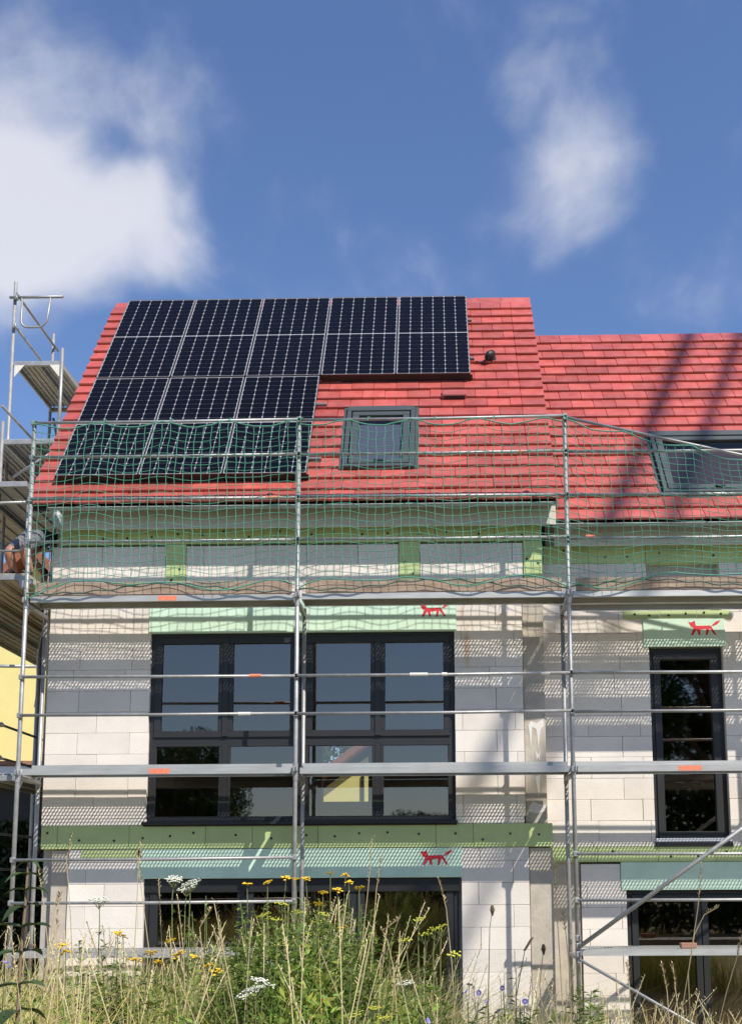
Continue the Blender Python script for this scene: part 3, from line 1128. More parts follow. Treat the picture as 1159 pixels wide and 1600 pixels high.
# ------------------------------------------------------------------ facade scaffold
YF, YI = -.80, -.15
PX = [-4.655, -1.565, 1.500, 4.57]
LV = [1.915, 3.905, 5.885]          # underside of the deck beams
TUBE, RAIL = .0242, .0175
sc = thing('facade_scaffold', 'grey steel tube scaffold with perforated decks standing along both house fronts', 'scaffold', (0, -.5, 0))


def tube_part(name, pts, r, parent, m='galv', n=10):
    b = MB().tube(pts, r, n)
    o = b.build(name, M[m], parent)
    o.data.polygons.foreach_set('use_smooth', [len(p.vertices) == 4 for p in o.data.polygons])
    return o


def post(x, y, z0, z1, parent, joints=()):
    o = tube_part('post', [(x, y, z0), (x, y, z1)], TUBE, parent, n=12)
    for z in joints:
        c = MB().tube([(x, y, z - .10), (x, y, z + .10)], TUBE + .004, 12)
        c.build('spigot_collar', M['galv'], o)
    b = MB().cbox(x - .075, x + .075, y - .075, y + .075, ground_z(x, y) - .01, ground_z(x, y) + .012, .003).tube([(x, y, ground_z(x, y)), (x, y, z0 + .05)], .017, 8)
    b.build('base_jack', M['galv'], o)
    return o


def coupler(x, y, z, parent, s=.04):
    b = MB().cbox(x - s * .7, x + s * .7, y - s, y + s * .6, z - s * .8, z + s * .8, .008).tube([(x + s * .5, y - s * 1.2, z - s * .3), (x + s * .5, y - s * 1.2, z + s * .9)], .009, 6)
    return b.build('coupler', M['galv'], parent)


for i, x in enumerate(PX):
    post(x, YF, .12, 8.04 if i < 3 else 7.3, sc, (LV[0] + .02, LV[1] + .02, LV[2] + .02))
    post(x + (.0 if i else -.015), YI, .12, 5.96, sc, (LV[1] + .02,))
    for z in LV:
        o = MB().cbox(x - .022, x + .022, YF + .026, YI - .026, z - .045, z - .002, .004).build('transom', M['galv'], sc)
        # gusset plates under the transom
        MB().prism([(0, 0), (1, 0), (1, 1)], 0, .01)
        gsp = MB().add([(x - .004, YF + .02, z - .045), (x - .004, YF + .16, z - .045), (x - .004, YF + .02, z - .19), (x + .004, YF + .02, z - .045), (x + .004, YF + .16, z - .045), (x + .004, YF + .02, z - .19)],
                       [(0, 1, 2), (3, 5, 4), (0, 3, 4, 1), (1, 4, 5, 2), (2, 5, 3, 0)])
        gsp.build('gusset', M['galv'], o)


def deck_mesh(length):
    """steel plank: perforated top sheet, two folded sides, end caps"""
    b = MB()
    Wd, Hd = .318, .068
    px, rows, py = .0405, 7, .0275
    n = int((length - .12) / px)
    x0 = (length - n * px) / 2
    y0 = (Wd - rows * py) / 2
    r = .0124
    for j in range(rows):
        for i in range(n):
            cx, cy = x0 + (i + .5) * px, y0 + (j + .5) * py
            oc = [(cx - px / 2, cy - py / 2), (cx, cy - py / 2), (cx + px / 2, cy - py / 2), (cx + px / 2, cy), (cx + px / 2, cy + py / 2), (cx, cy + py / 2), (cx - px / 2, cy + py / 2), (cx - px / 2, cy)]
            ic = [(cx + r * math.cos(PI * 1.25 + k * PI / 4), cy + r * math.sin(PI * 1.25 + k * PI / 4)) for k in range(8)]
            k0 = len(b.v)
            b.v += [(u, v, Hd) for u, v in oc] + [(u, v, Hd) for u, v in ic]
            b.f += [(k0 + k, k0 + (k + 1) % 8, k0 + 8 + (k + 1) % 8, k0 + 8 + k) for k in range(8)]
    # solid margins
    for (a, c) in ((0, y0), (Wd - y0, Wd)):
        b.add([(0, a, Hd), (length, a, Hd), (length, c, Hd), (0, c, Hd)], [(0, 1, 2, 3)])
    for (a, c) in ((0, x0), (length - x0, length)):
        b.add([(a, y0, Hd), (c, y0, Hd), (c, Wd - y0, Hd), (a, Wd - y0, Hd)], [(0, 1, 2, 3)])
    b.box(0, length, 0, .003, 0, Hd - .0005).box(0, length, Wd - .003, Wd, 0, Hd - .0005)
    b.box(0, length, .003, .03, 0, .003).box(0, length, Wd - .03, Wd - .003, 0, .003)
    b.box(0, .003, .003, Wd - .003, .003, Hd - .0005).box(length - .003, length, .003, Wd - .003, .003, Hd - .0005)
    me = bpy.data.meshes.new('deck_plank')
    me.from_pydata(b.v, [], b.f)
    me.materials.append(M['galv_deck'])
    return me


BAY = PX[1] - PX[0]
deck_me = deck_mesh(BAY - .10)


def deck(i, lv, k, paint=None, y=None):
    o = bpy.data.objects.new('deck_plank', deck_me)
    COL.objects.link(o)
    o.parent = sc
    o.matrix_parent_inverse = pinv(sc)
    yy = YF - .005 + k * .268 if y is None else y
    o.location = (PX[i] + .05, yy, LV[lv] + (.075 if k and lv else 0) + random.uniform(-.004, .004))
    if paint:
        a, w = paint
        p = MB().box(a, a + w, -.0015, .0, .006, .062)
        local_child('paint_mark', p.mesh('paint_mark', M['orange']), o)


for i in range(3):
    for lv in range(3):
        if lv == 0 and i == 1:
            continue
        for k in range(2):
            pt = None
            if k == 0:
                pt = {(0, 2): (xat(247, YF, 930) - PX[0] - .05, .21), (0, 1): (xat(233, YF, 1207) - PX[0] - .05, .23), (2, 1): (xat(1060, YF, 1203) - PX[2] - .05, .25)}.get((i, lv))
            deck(i, lv, k, pt)
deck(2, 2, 2, y=YF - .005 + .268 + .322)
for i in (0, 1, 2):
    b = MB().cbox(PX[i] + .09, PX[i + 1] - .07, YF + .030, YF + .062, LV[2] + .085, LV[2] + .235, .004)
    o = b.build('toe_board', M['wood'], sc)


def rail(i, z, y=YF - .035, z2=None, xa=None, xb=None, r=RAIL):
    xa = PX[i] if xa is None else xa
    xb = PX[i + 1] if xb is None else xb
    z2 = z if z2 is None else z2
    j = random.uniform(-.008, .008)
    o = tube_part('guard_rail', [(xa + .01, y, z + j), ((xa + xb) / 2, y + .004, (z + z2) / 2 + j * .5 - .004), (xb - .01, y, z2 - j)], r, sc)
    for x, zz in ((xa, z + j), (xb, z2 - j)):
        c = MB().cbox(x - .028, x + .028, y - .012, y + .03, zz - .03, zz + .03, .008)
        c.build('coupler', M['galv'], o)
    return o


TOPZ = [8.02, 7.60, 7.085, 6.58]
for i in range(2):
    for z in TOPZ:
        rail(i, z)
rail(2, 8.0, z2=7.50 - .22, xb=PX[3])
for z in TOPZ[1:]:
    rail(2, z - .015)
for i in range(3):
    for z in (5.005, 4.575):
        rail(i, z)
for i in (0, 2):
    for z in (2.975 if i == 0 else 2.995, 2.505):
        rail(i, z)
tube_part('diagonal_brace', [tuple(at(905, 1480, -.86)), tuple(at(905, 1480, -.86) + (at(1159, 1295, -.86) - at(905, 1480, -.86)) * 1.63)], .024, sc)
tube_part('diagonal_brace', [tuple(at(905, 1500, -.87)), tuple(at(905, 1500, -.87) + (at(1080, 1600, -.87) - at(905, 1500, -.87)) * 2.4)], .017, sc)
for x, z in ((PX[2], 2.02), (PX[2], 1.93), (PX[2], 2.10), (PX[1], 3.95), (PX[0], 3.93), (PX[2], 3.93), (PX[0], 5.9), (PX[1], 5.93), (PX[2], 5.93)):
    coupler(x, YF - .02, z, sc)
# paint and plaster smears on tubes
for (px, py, w, m) in ((390, 1056, .13, 'orange'), (372, 1113, .14, 'plaster'), (640, 1056, .20, 'plaster'), (690, 1056, .06, 'plaster'), (845, 1056, .10, 'plaster'), (810, 711, .06, 'orange'), (415, 784, .16, 'orange'), (915, 841, .10, 'orange')):
    p = at(px, py, YF - .035)
    z = min([8.02, 7.6, 7.085, 6.58, 5.005, 4.575], key=lambda q: abs(q - p.z))
    MB().tube([(p.x, YF - .0345, z - .002), (p.x + w, YF - .0345, z - .002)], RAIL + .0025, 10).build('paint_mark', M[m], sc)

# safety nets, one for each bay
def net(i, z_top, z_top2, z_bot, label, seed):
    rg = random.Random(seed)
    a, b_ = PX[i] + .02, PX[i + 1] - .02
    nxn = 31
    nz = 21
    t = thing('safety_net', label, 'net', (a, YF - .06, z_bot), 'safety nets on the top lift')
    P = {}
    ph = [rg.uniform(0, 6.28) for _ in range(8)]
    for u in range(nxn + 1):
        fu = u / nxn
        tie = abs(math.sin(PI * fu * 4 + ph[0] * .15))
        zt = z_top + (z_top2 - z_top) * fu - .015 - .075 * tie ** 1.3
        zb = z_bot + .05 * math.sin(fu * 9 + ph[1]) + .04 * math.sin(fu * 17 + ph[2]) + (.10 if 0 < u < nxn else .25) * (1 - abs(2 * fu - 1)) ** .5
        for v in range(nz + 1):
            fv = v / nz
            z = zt + (zb - zt) * fv
            x = a + (b_ - a) * fu + .055 * (fv - .5) * (1 if i != 0 else -.6) * math.sin(PI * fu) + .022 * math.sin(fv * 5 + ph[3] + fu * 3) * math.sin(PI * fu) + .006 * math.sin(v * 1.9 + u * .7) + rg.uniform(-.005, .005)
            z += .010 * math.sin(fu * 11 + fv * 4 + ph[4]) * math.sin(PI * fv) + rg.uniform(-.006, .006) - .03 * math.sin(PI * fu) * math.sin(PI * fv)
            y = YF - .058 - .045 * math.sin(PI * fv) * (0.6 + .4 * math.sin(fu * 8 + ph[5])) - .01 * math.sin(fu * 20 + fv * 7)
            P[u, v] = Vector((x, y, z))
    m = MB()
    for u in range(nxn + 1):
        m.tube([P[u, v] for v in range(nz + 1)], .0036, 4, cap=False)
    for v in range(nz + 1):
        m.tube([P[u, v] for u in range(nxn + 1)], .0036, 4, cap=False)
    o = m.build('mesh_cords', M['net'], t)
    tag(o, kind='stuff')
    for v in (0, nz):
        MB().tube([P[u, v] + Vector((0, -.004, .0)) for u in range(nxn + 1)], .0075, 6).build('border_cord', M['net'], t)
    for k in range(5):
        u = round(k * nxn / 4)
        p = P[u, 0]
        zr = z_top + (z_top2 - z_top) * u / nxn
        MB().tube([(p.x, YF - .06, zr - .03), (p.x + .01, YF - .062, zr + .012), (p.x + .02, YF - .03, zr + .024), (p.x + .03, YF - .01, zr - .01)], .007, 6).build('tie_loop', M['net'], t)
    # the slack foot rope
    rp = MB()
    pts = []
    for u in range(nxn * 2 + 1):
        fu = u / (nxn * 2)
        pts.append((a + (b_ - a) * fu, YF - .05, z_bot - .01 + .10 * (math.sin(fu * 7 + ph[6]) * .5 + .5) * math.sin(PI * fu) + .012 * math.sin(fu * 55)))
    rp.tube(pts, .009, 6)
    rp.build('foot_rope', M['rope'], t)


net(0, 8.02, 8.02, 5.98, 'green safety net in front of the lower left solar panels', 1)
net(1, 8.02, 8.01, 6.0, 'green safety net in front of the middle of the red roof and small skylight', 2)
net(2, 8.0, 7.28, 6.0, 'green safety net under the sloping rail before the right roof', 3)

# ------------------------------------------------------------------ gable scaffold on the left
gs = thing('gable_scaffold', 'grey tube scaffold stepping up along the left gable with dark deck undersides', 'scaffold', (-5.5, 1.0, 0))
GXO, GXI = -5.95, -5.26


def gpost(x, y, z0, z1):
    o = tube_part('post', [(x, y, z0), (x, y, z1)], TUBE, gs, n=12)
    return o


def gdeck(x0, x1, y0, y1, z, m='galv_deck'):
    w = (x1 - x0) / 2
    for k in range(2):
        b = MB()
        a, c = x0 + k * w + .005, x0 + (k + 1) * w - .005
        b.cbox(a, c, y0, y1, z + .045, z + .055, .003).box(a, a + .02, y0 + .002, y1 - .002, z - .02, z + .0455).box(c - .02, c, y0 + .002, y1 - .002, z - .02, z + .0455)
        for q in np.linspace(a + .06, c - .06, 4):
            b.box(q - .012, q + .012, y0 + .002, y1 - .002, z + .028, z + .0455)
        b.build('deck_plank', M[m], gs)
    MB().cbox(x0 - .02, x1 + .02, y0 - .045, y0 - .001, z - .035, z + .03, .005).build('transom', M['galv'], gs)
    MB().cbox(x0 - .02, x1 + .02, y1 + .001, y1 + .045, z - .035, z + .03, .005).build('transom', M['galv'], gs)


# top lift
gpost(-5.985, 1.60, .0, 11.27)
gpost(-5.27, 1.60, 8.6, 10.25)
gpost(-5.985, 3.1, .0, 11.30)
gpost(-5.27, 3.1, .0, 10.6)
gdeck(-5.97, -5.29, 1.64, 3.06, 10.03)
# end guard: straight bar with a bowed tube under it
tube_part('guard_rail', [(-6.05, 1.57, 11.02), (-5.28, 1.57, 11.02)], .02, gs)
bow = [(-5.87, 1.57, 11.02), (-5.87, 1.57, 10.66)] + [(-5.87 + .10 * (1 - math.cos(a)), 1.57, 10.66 - .10 * math.sin(a)) for a in (.4, .8, 1.2, 1.57)] + \
      [(-5.52 - .10 * (1 - math.cos(a)), 1.57, 10.66 - .10 * math.sin(a)) for a in (1.57, 1.2, .8, .4)] + [(-5.50, 1.57, 10.66), (-5.46, 1.57, 11.02)]
tube_part('end_guard', bow, .015, gs)
for z in (11.05, 10.55):
    tube_part('guard_rail', [(-5.945, 1.55, z + .02), (-5.945, 3.2, z + .02)], .019, gs)
for z in (10.57, 11.0):
    coupler(-5.95, 1.57, z, gs, .035)
MB().prism([(-5.94, 10.0), (-5.80, 10.0), (-5.94, 9.82)], 1.59, 1.60).build('gusset', M['plaster'], gs)
MB().prism([(-5.30, 10.0), (-5.44, 10.0), (-5.30, 9.82)], 1.59, 1.60).build('gusset', M['plaster'], gs)
tube_part('diagonal_brace', [(-5.93, 3.1, 9.9), (-5.62, 3.1, 8.5)], .02, gs)
gpost(-5.62, 3.1, 8.4, 10.0)
gdeck(-5.9, -5.2, 3.3, 5.2, 9.62, 'plank')
# second lift
gpost(-5.73, .82, .0, 8.80)
gpost(-4.98, .82, 4.0, 8.80)
gdeck(-6.45, -5.74, .86, 3.4, 8.52)
gdeck(-5.72, -5.0, .86, 3.4, 8.52)
gdeck(-6.6, -5.2, .4, 3.0, 7.75)
gpost(-5.88, .5, .0, 8.9)
tube_part('guard_rail', [(-5.75, .80, 9.02), (-5.75, 1.9, 9.02)], .019, gs)
tube_part('diagonal_brace', [(-5.55, .80, 8.02), (-4.95, .80, 8.42)], .019, gs)
tube_part('guard_rail', [(-5.8, -.62, 7.12), (-4.66, -.72, 7.10)], .019, gs)
# lift with the workman
gpost(-5.30, -.58, .0, 8.1)
gpost(-5.30, 3.3, .0, 8.6)
gpost(-4.86, 3.3, .0, 8.6)
gdeck(-6.5, -5.6, -.55, 5.3, 6.245)
gdeck(-5.60, -4.74, -.55, 5.3, 6.245, 'plank')
bow2 = [(-5.0, -.64, 7.14), (-5.0, -.64, 6.70), (-4.98, -.64, 6.62), (-4.93, -.64, 6.57), (-5.2, -.64, 6.55)]
tube_part('end_guard', [(-4.76, -.62, 7.12), (-4.76, -.62, 6.66), (-4.78, -.62, 6.59), (-4.84, -.62, 6.55), (-5.25, -.62, 6.55)], .013, gs)
MB().prism([(-4.86, 6.24), (-4.68, 6.22), (-4.68, 6.17), (-4.80, 6.10)], -.60, -.55).build('bracket', M['galv'], gs)
gdeck(-5.32, -4.76, -.55, 3.26, 3.90)
gdeck(-5.32, -4.76, 3.4, 5.8, 5.9)
gdeck(-5.32, -4.76, 3.4, 5.8, 3.9)
for z in (4.75, 4.32, 3.35, 2.9):
    tube_part('guard_rail', [(-5.62, -.6, z), (-5.62, 5.8, z)], .017, gs)
    coupler(-5.62, 1.0, z, gs, .035)
    coupler(-5.62, -.2, z, gs, .035)
gpost(-4.86, 2.2, .0, 6.2)
gpost(-5.62, 2.2, .0, 6.2)
tube_part('diagonal_brace', [(-5.35, 2.2, 5.7), (-4.80, 2.2, 3.9)], .02, gs)
tube_part('diagonal_brace', [(-5.20, 1.2, 3.0), (-4.80, 1.2, 3.75)], .04, gs, 'dark')
tube_part('guard_rail', [(-5.5, -.5, 5.22), (-4.62, -.5, 5.20)], .019, gs)

# ------------------------------------------------------------------ the workman on the gable scaffold
def skin_body(name, joints, bones, parent):
    me = bpy.data.meshes.new(name)
    keys = list(joints)
    me.from_pydata([joints[k][0] for k in keys], [(keys.index(a), keys.index(b)) for a, b in bones], [])
    o = bpy.data.objects.new(name, me)
    COL.objects.link(o)
    md = o.modifiers.new('Skin', 'SKIN')
    md.use_smooth_shade = True
    sv = me.skin_vertices[0].data
    for i, k in enumerate(keys):
        sv[i].radius = joints[k][1]
        sv[i].use_root = (k == 'pelvis')
    sb_ = o.modifiers.new('Subd', 'SUBSURF')
    sb_.levels = sb_.render_levels = 2
    dg = bpy.context.evaluated_depsgraph_get()
    dg.update()
    ev = o.evaluated_get(dg)
    me2 = bpy.data.meshes.new_from_object(ev)
    bpy.data.objects.remove(o)
    me2.name = name
    me2.polygons.foreach_set('use_smooth', [True] * len(me2.polygons))
    return me2


pr = thing('person', 'person in black shirt and grey shorts crouching on the left scaffold beside the eaves', 'person', (-4.85, -.3, 6.30))
J = {'pelvis': ((-4.84, -.20, 6.85), (.125, .105)), 'waist': ((-4.83, .02, 6.93), (.125, .105)), 'chest': ((-4.82, .26, 7.00), (.165, .13)), 'neck': ((-4.82, .44, 7.00), (.06, .06)), 'head0': ((-4.82, .54, 6.98), (.075, .08)), 'head': ((-4.82, .64, 6.93), (.085, .10)), 'chin': ((-4.82, .66, 6.85), (.05, .05)),
     'hipR': ((-4.77, -.26, 6.83), (.085, .085)), 'kneeR': ((-4.83, -.50, 6.60), (.066, .066)), 'shinR': ((-4.80, -.44, 6.46), (.058, .058)), 'ankR': ((-4.78, -.39, 6.345), (.042, .042)), 'toeR': ((-4.83, -.53, 6.325), (.036, .028)),
     'hipL': ((-4.93, -.24, 6.82), (.085, .085)), 'kneeL': ((-5.02, -.48, 6.58), (.066, .066)), 'shinL': ((-5.00, -.42, 6.46), (.058, .058)), 'ankL': ((-4.98, -.38, 6.345), (.042, .042)), 'toeL': ((-5.03, -.51, 6.325), (.036, .028)),
     'shR': ((-4.70, .32, 6.98), (.07, .07)), 'elR': ((-4.73, .18, 6.74), (.048, .048)), 'wrR': ((-4.76, .36, 6.58), (.034, .034)), 'haR': ((-4.77, .43, 6.53), (.042, .022)),
     'shL': ((-4.95, .30, 6.98), (.07, .07)), 'elL': ((-5.0, .16, 6.74), (.048, .048)), 'wrL': ((-4.94, .36, 6.60), (.034, .034)), 'haL': ((-4.92, .43, 6.55), (.042, .022))}
for s_, dx in (('R', 1), ('L', -1)):
    hb = J['ha' + s_][0]
    for q in range(4):
        J[f'f{q}{s_}'] = ((hb[0] + (q - 1.5) * .019, hb[1] + .055, hb[2] - .012), (.009, .009))
        J[f'g{q}{s_}'] = ((hb[0] + (q - 1.5) * .020, hb[1] + .085 - abs(q - 1.2) * .008, hb[2] - .045), (.008, .008))
    J['th' + s_] = ((hb[0] - dx * .045, hb[1] + .02, hb[2] - .02), (.010, .010))
B = [('pelvis', 'waist'), ('waist', 'chest'), ('chest', 'neck'), ('neck', 'head0'), ('head0', 'head'), ('head', 'chin')]
for s_ in 'RL':
    B += [('pelvis', 'hip' + s_), ('hip' + s_, 'knee' + s_), ('knee' + s_, 'shin' + s_), ('shin' + s_, 'ank' + s_), ('ank' + s_, 'toe' + s_), ('chest', 'sh' + s_), ('sh' + s_, 'el' + s_), ('el' + s_, 'wr' + s_), ('wr' + s_, 'ha' + s_), ('ha' + s_, 'th' + s_)]
    for q in range(4):
        B += [('ha' + s_, f'f{q}{s_}'), (f'f{q}{s_}', f'g{q}{s_}')]
me = skin_body('body', J, B, pr)
for k in ('skin', 'shorts', 'shirt', 'boot', 'hair'):
    me.materials.append(M[k])
KP = {k: Vector(v[0]) for k, v in J.items()}


def seg_d(p, a, b):
    t = max(0, min(1, (p - a).dot(b - a) / (b - a).length_squared))
    return (p - a - (b - a) * t).length, t


zones = [('pelvis', 'waist', 2), ('waist', 'chest', 2), ('chest', 'neck', 2), ('neck', 'head0', 0), ('head0', 'head', 4), ('head', 'chin', 0)]
for s_ in 'RL':
    zones += [('pelvis', 'hip' + s_, 1), ('hip' + s_, 'knee' + s_, 1), ('knee' + s_, 'shin' + s_, 0), ('shin' + s_, 'ank' + s_, 0), ('ank' + s_, 'toe' + s_, 3), ('chest', 'sh' + s_, 2), ('sh' + s_, 'el' + s_, 2), ('el' + s_, 'wr' + s_, 0), ('wr' + s_, 'ha' + s_, 0)]
for p in me.polygons:
    best = (9, 0)
    for a, b, k in zones:
        d, t = seg_d(p.center, KP[a], KP[b])
        if k == 1 and a.startswith('hip') and t > .80:
            k = 0
        if k == 2 and a.startswith('sh') and t > .5:
            k = 0
        if k == 2 and a == 'pelvis' and t < .02:
            k = 1
        if d < best[0]:
            best = (d, k)
    p.material_index = best[1]
link('body', me, pr)

# ------------------------------------------------------------------ things on the decks
MB().mesh
br = MB().cbox(0, .17, 0, .09, 0, .055, .006).add([(.05, -.01, .066), (.15, -.01, .066), (.14, .08, .085), (.06, .08, .08)], [(0, 1, 2, 3)]) if False else MB().cbox(0, .17, 0, .09, 0, .055, .006)
bo = br.build('loose_brick', M['brick'])
bo.location = (at(1064, 1490, -.72).x, -.74, LV[0] + .070)
tag(bo, 'small reddish brick lying on the lowest deck at the right', 'brick')

# ------------------------------------------------------------------ neighbouring buildings
yh = thing('yellow_house', 'yellow rendered gable house with orange roof edge seen behind the left scaffold', 'house', (-10.5, 12, 0))
ax, az, yy = -8.80, 10.05, 10.0
b = MB()
hw, zeave = 4.6, 9.85 - 4.6 * .90
b.add([(ax - hw, yy, 0), (ax + hw - 1.0, yy, 0), (ax + hw - 1.0, yy, zeave + .7), (ax, yy, 9.7), (ax - hw, yy, zeave - .2), (ax - hw, yy + 8, 0), (ax + hw - 1.0, yy + 8, 0), (ax + hw - 1.0, yy + 8, zeave + .7), (ax, yy + 8, 9.7), (ax - hw, yy + 8, zeave - .2)],
      [(0, 1, 2, 3, 4), (5, 9, 8, 7, 6), (0, 4, 9, 5), (1, 6, 7, 2)])
b.build('wall', M['yellow'], yh)
b = MB()
for s_ in (-1, 1):
    xe = ax + s_ * (hw + .3)
    ze = az - (hw + .3) * .92
    b.add([(ax, yy - .5, az), (xe, yy - .5, ze), (xe, yy + 8.5, ze), (ax, yy + 8.5, az), (ax, yy - .5, az - .22), (xe, yy - .5, ze - .22), (xe, yy + 8.5, ze - .22), (ax, yy + 8.5, az - .22)],
          [(0, 1, 2, 3), (4, 7, 6, 5), (0, 4, 5, 1), (1, 5, 6, 2), (2, 6, 7, 3), (3, 7, 4, 0)])
b.build('roof', M['orange_tile'], yh)
gw = MB().cbox(-9.9, -9.0, 9.94, 10.02, 3.2, 4.5, .02)
gwo = gw.build('window', M['dark'], yh)
gg = thing('garage', 'low pale grey garage below the yellow house at the left edge', 'garage', (-9, 8.5, 0))
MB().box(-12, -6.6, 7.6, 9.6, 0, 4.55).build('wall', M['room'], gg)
MB().cbox(-12.2, -6.4, 7.4, 9.8, 4.55, 4.95, .02).build('fascia', M['foil'], gg)
MB().box(-12.25, -6.35, 7.35, 9.85, 4.955, 5.03).build('roof_edge', M['brick'], gg)
MB().cbox(-9.6, -8.6, 7.55, 7.62, 2.0, 4.0, .02).build('window', M['dark'], gg)

# house beyond, seen through the rooms and the rear opening
mh = thing('yellow_house', 'yellow house with red roof verge seen through the lower right part of the wide window', 'house', (1, 18, 0))
by = 15.0
q0, q1 = at(510, 1203, by), at(555, 1170, by)
sl = (q1.z - q0.z) / (q1.x - q0.x)
vx0, vx1 = q0.x - 1.6, q0.x + 5.0
vz = lambda x: q0.z + sl * (x - q0.x)
MB().add([(vx0 + .4, by, 0), (vx1, by, 0), (vx1, by, vz(vx1) - .45), (vx0 + .4, by, vz(vx0 + .4) - .45), (vx0 + .4, by + 7, 0), (vx1, by + 7, 0), (vx1, by + 7, vz(vx1) - .45), (vx0 + .4, by + 7, vz(vx0 + .4) - .45)],
         [(0, 1, 2, 3), (4, 7, 6, 5), (0, 4, 5, 1), (1, 5, 6, 2), (3, 2, 6, 7), (0, 3, 7, 4)]).build('wall', M['yellow'], mh)
MB().add([(vx0, by - .55, vz(vx0)), (vx1, by - .55, vz(vx1)), (vx1, by - .55, vz(vx1) - .20), (vx0, by - .55, vz(vx0) - .20), (vx0, by + 7.5, vz(vx0)), (vx1, by + 7.5, vz(vx1)), (vx1, by + 7.5, vz(vx1) - .20), (vx0, by + 7.5, vz(vx0) - .20)],
         [(0, 1, 2, 3), (4, 7, 6, 5), (0, 4, 5, 1), (3, 2, 6, 7), (0, 3, 7, 4), (1, 5, 6, 2)]).build('roof', M['orange_tile'], mh)
MB().cbox(at(564, 1225, by).x, at(569, 1225, by).x, by - .06, by + .02, at(560, 1252, by).z, at(560, 1213, by).z, .01).build('downpipe', M['dark'], mh)


def leaf_cloud(n, pts, size, rg, shape=.45, tone=(.5, 1.4)):
    """n leaf-sized faces round the given centres; returns mesh data arrays"""
    c = pts
    d = rg.normal(size=(n, 3))
    d /= np.linalg.norm(d, axis=1)[:, None]
    e = np.cross(d, rg.normal(size=(n, 3)))
    e /= np.linalg.norm(e, axis=1)[:, None]
    s = size * rg.uniform(.6, 1.3, (n, 1))
    v = np.stack([c - d * s, c + e * s * shape, c + d * s, c - e * s * shape], 1).reshape(-1, 3)
    f = np.arange(n * 4).reshape(n, 4)
    t = np.repeat(rg.uniform(*tone, n), 4)
    return v, f, t


def raw_mesh(name, v, f, tone, m, parent=None):
    me = bpy.data.meshes.new(name)
    k = f.shape[1]
    me.vertices.add(len(v))
    me.vertices.foreach_set('co', np.asarray(v, np.float32).ravel())
    me.loops.add(f.size)
    me.loops.foreach_set('vertex_index', f.astype(np.int32).ravel())
    me.polygons.add(len(f))
    me.polygons.foreach_set('loop_start', np.arange(0, f.size, k, dtype=np.int32))
    me.polygons.foreach_set('loop_total', np.full(len(f), k, np.int32))
    at_ = me.attributes.new('tone', 'FLOAT_COLOR', 'POINT')
    tone = np.asarray(tone, np.float32)
    if tone.ndim == 1:
        tone = np.stack([tone, tone, tone], 1)
    rgba = np.ones((len(v), 4), np.float32)
    rgba[:, :3] = tone
    at_.data.foreach_set('color', rgba.ravel())
    me.update(calc_edges=True)
    me.validate()
    me.materials.append(m)
    return link(name, me, parent)


def tree(x, y, h, r, label, seed, n=9000, size=.16):
    rg = np.random.default_rng(seed)
    z0 = ground_z(x, y)
    t = thing('tree', label, 'tree', (x, y, z0), 'trees across the meadow')
    b = MB()
    b.tube([(x, y, z0 - .1), (x + .1, y, z0 + h * .3), (x, y + .1, z0 + h * .6), (x, y, z0 + h * .9)], [h * .032, h * .024, h * .014, h * .004], 10)
    cs = []
    for i in range(16):
        a, zz = rg.uniform(0, 6.28), rg.uniform(.3, .95)
        rr = r * (1.05 - abs(zz - .55) * 1.2) * rg.uniform(.5, 1)
        p = np.array([x + rr * math.cos(a), y + rr * math.sin(a), z0 + h * zz])
        cs.append((p, r * rg.uniform(.28, .5)))
        b.tube([(x, y, z0 + h * zz * .7), tuple((np.array([x, y, z0 + h * zz * .8]) + p) / 2), tuple(p)], [h * .012, h * .007, h * .002], 6)
    b.build('trunk', M['bark'], t, True)
    which = rg.integers(0, 16, n)
    cen = np.array([cs[k][0] for k in which])
    rad = np.array([cs[k][1] for k in which])
    d = rg.normal(size=(n, 3))
    d /= np.linalg.norm(d, axis=1)[:, None]
    pts = cen + d * (rad * rg.uniform(.45, 1.05, n))[:, None]
    v, f, tn = leaf_cloud(n, pts, size, rg)
    tag(raw_mesh('crown', v, f, tn, M['tree_leaf'], t), kind='stuff')


tree(-13.0, -38, 8.3, 4.0, 'broad leafy tree mirrored in the left panes of the wide window', 3, 45000, .11)
tree(-18.5, -44, 9.5, 4.8, 'taller tree standing behind the broad tree across the meadow', 4)
tree(11.4, -30, 13.5, 4.4, 'tall tree mirrored in the narrow window of the right house', 5, 60000, .095)
tree(20.5, -37, 14.0, 4.0, 'leafy tree right of the tall mirrored tree', 6)
tree(-4.6, 21, 8.6, 2.4, 'green tree seen through the wide window beside the far yellow house', 12, 7000, .13)
tree(5, -60, 7.0, 3.6, 'low round tree far across the meadow', 8)
tree(-2, -62, 6.0, 3.2, 'small dark tree beside the far yellow house', 9)
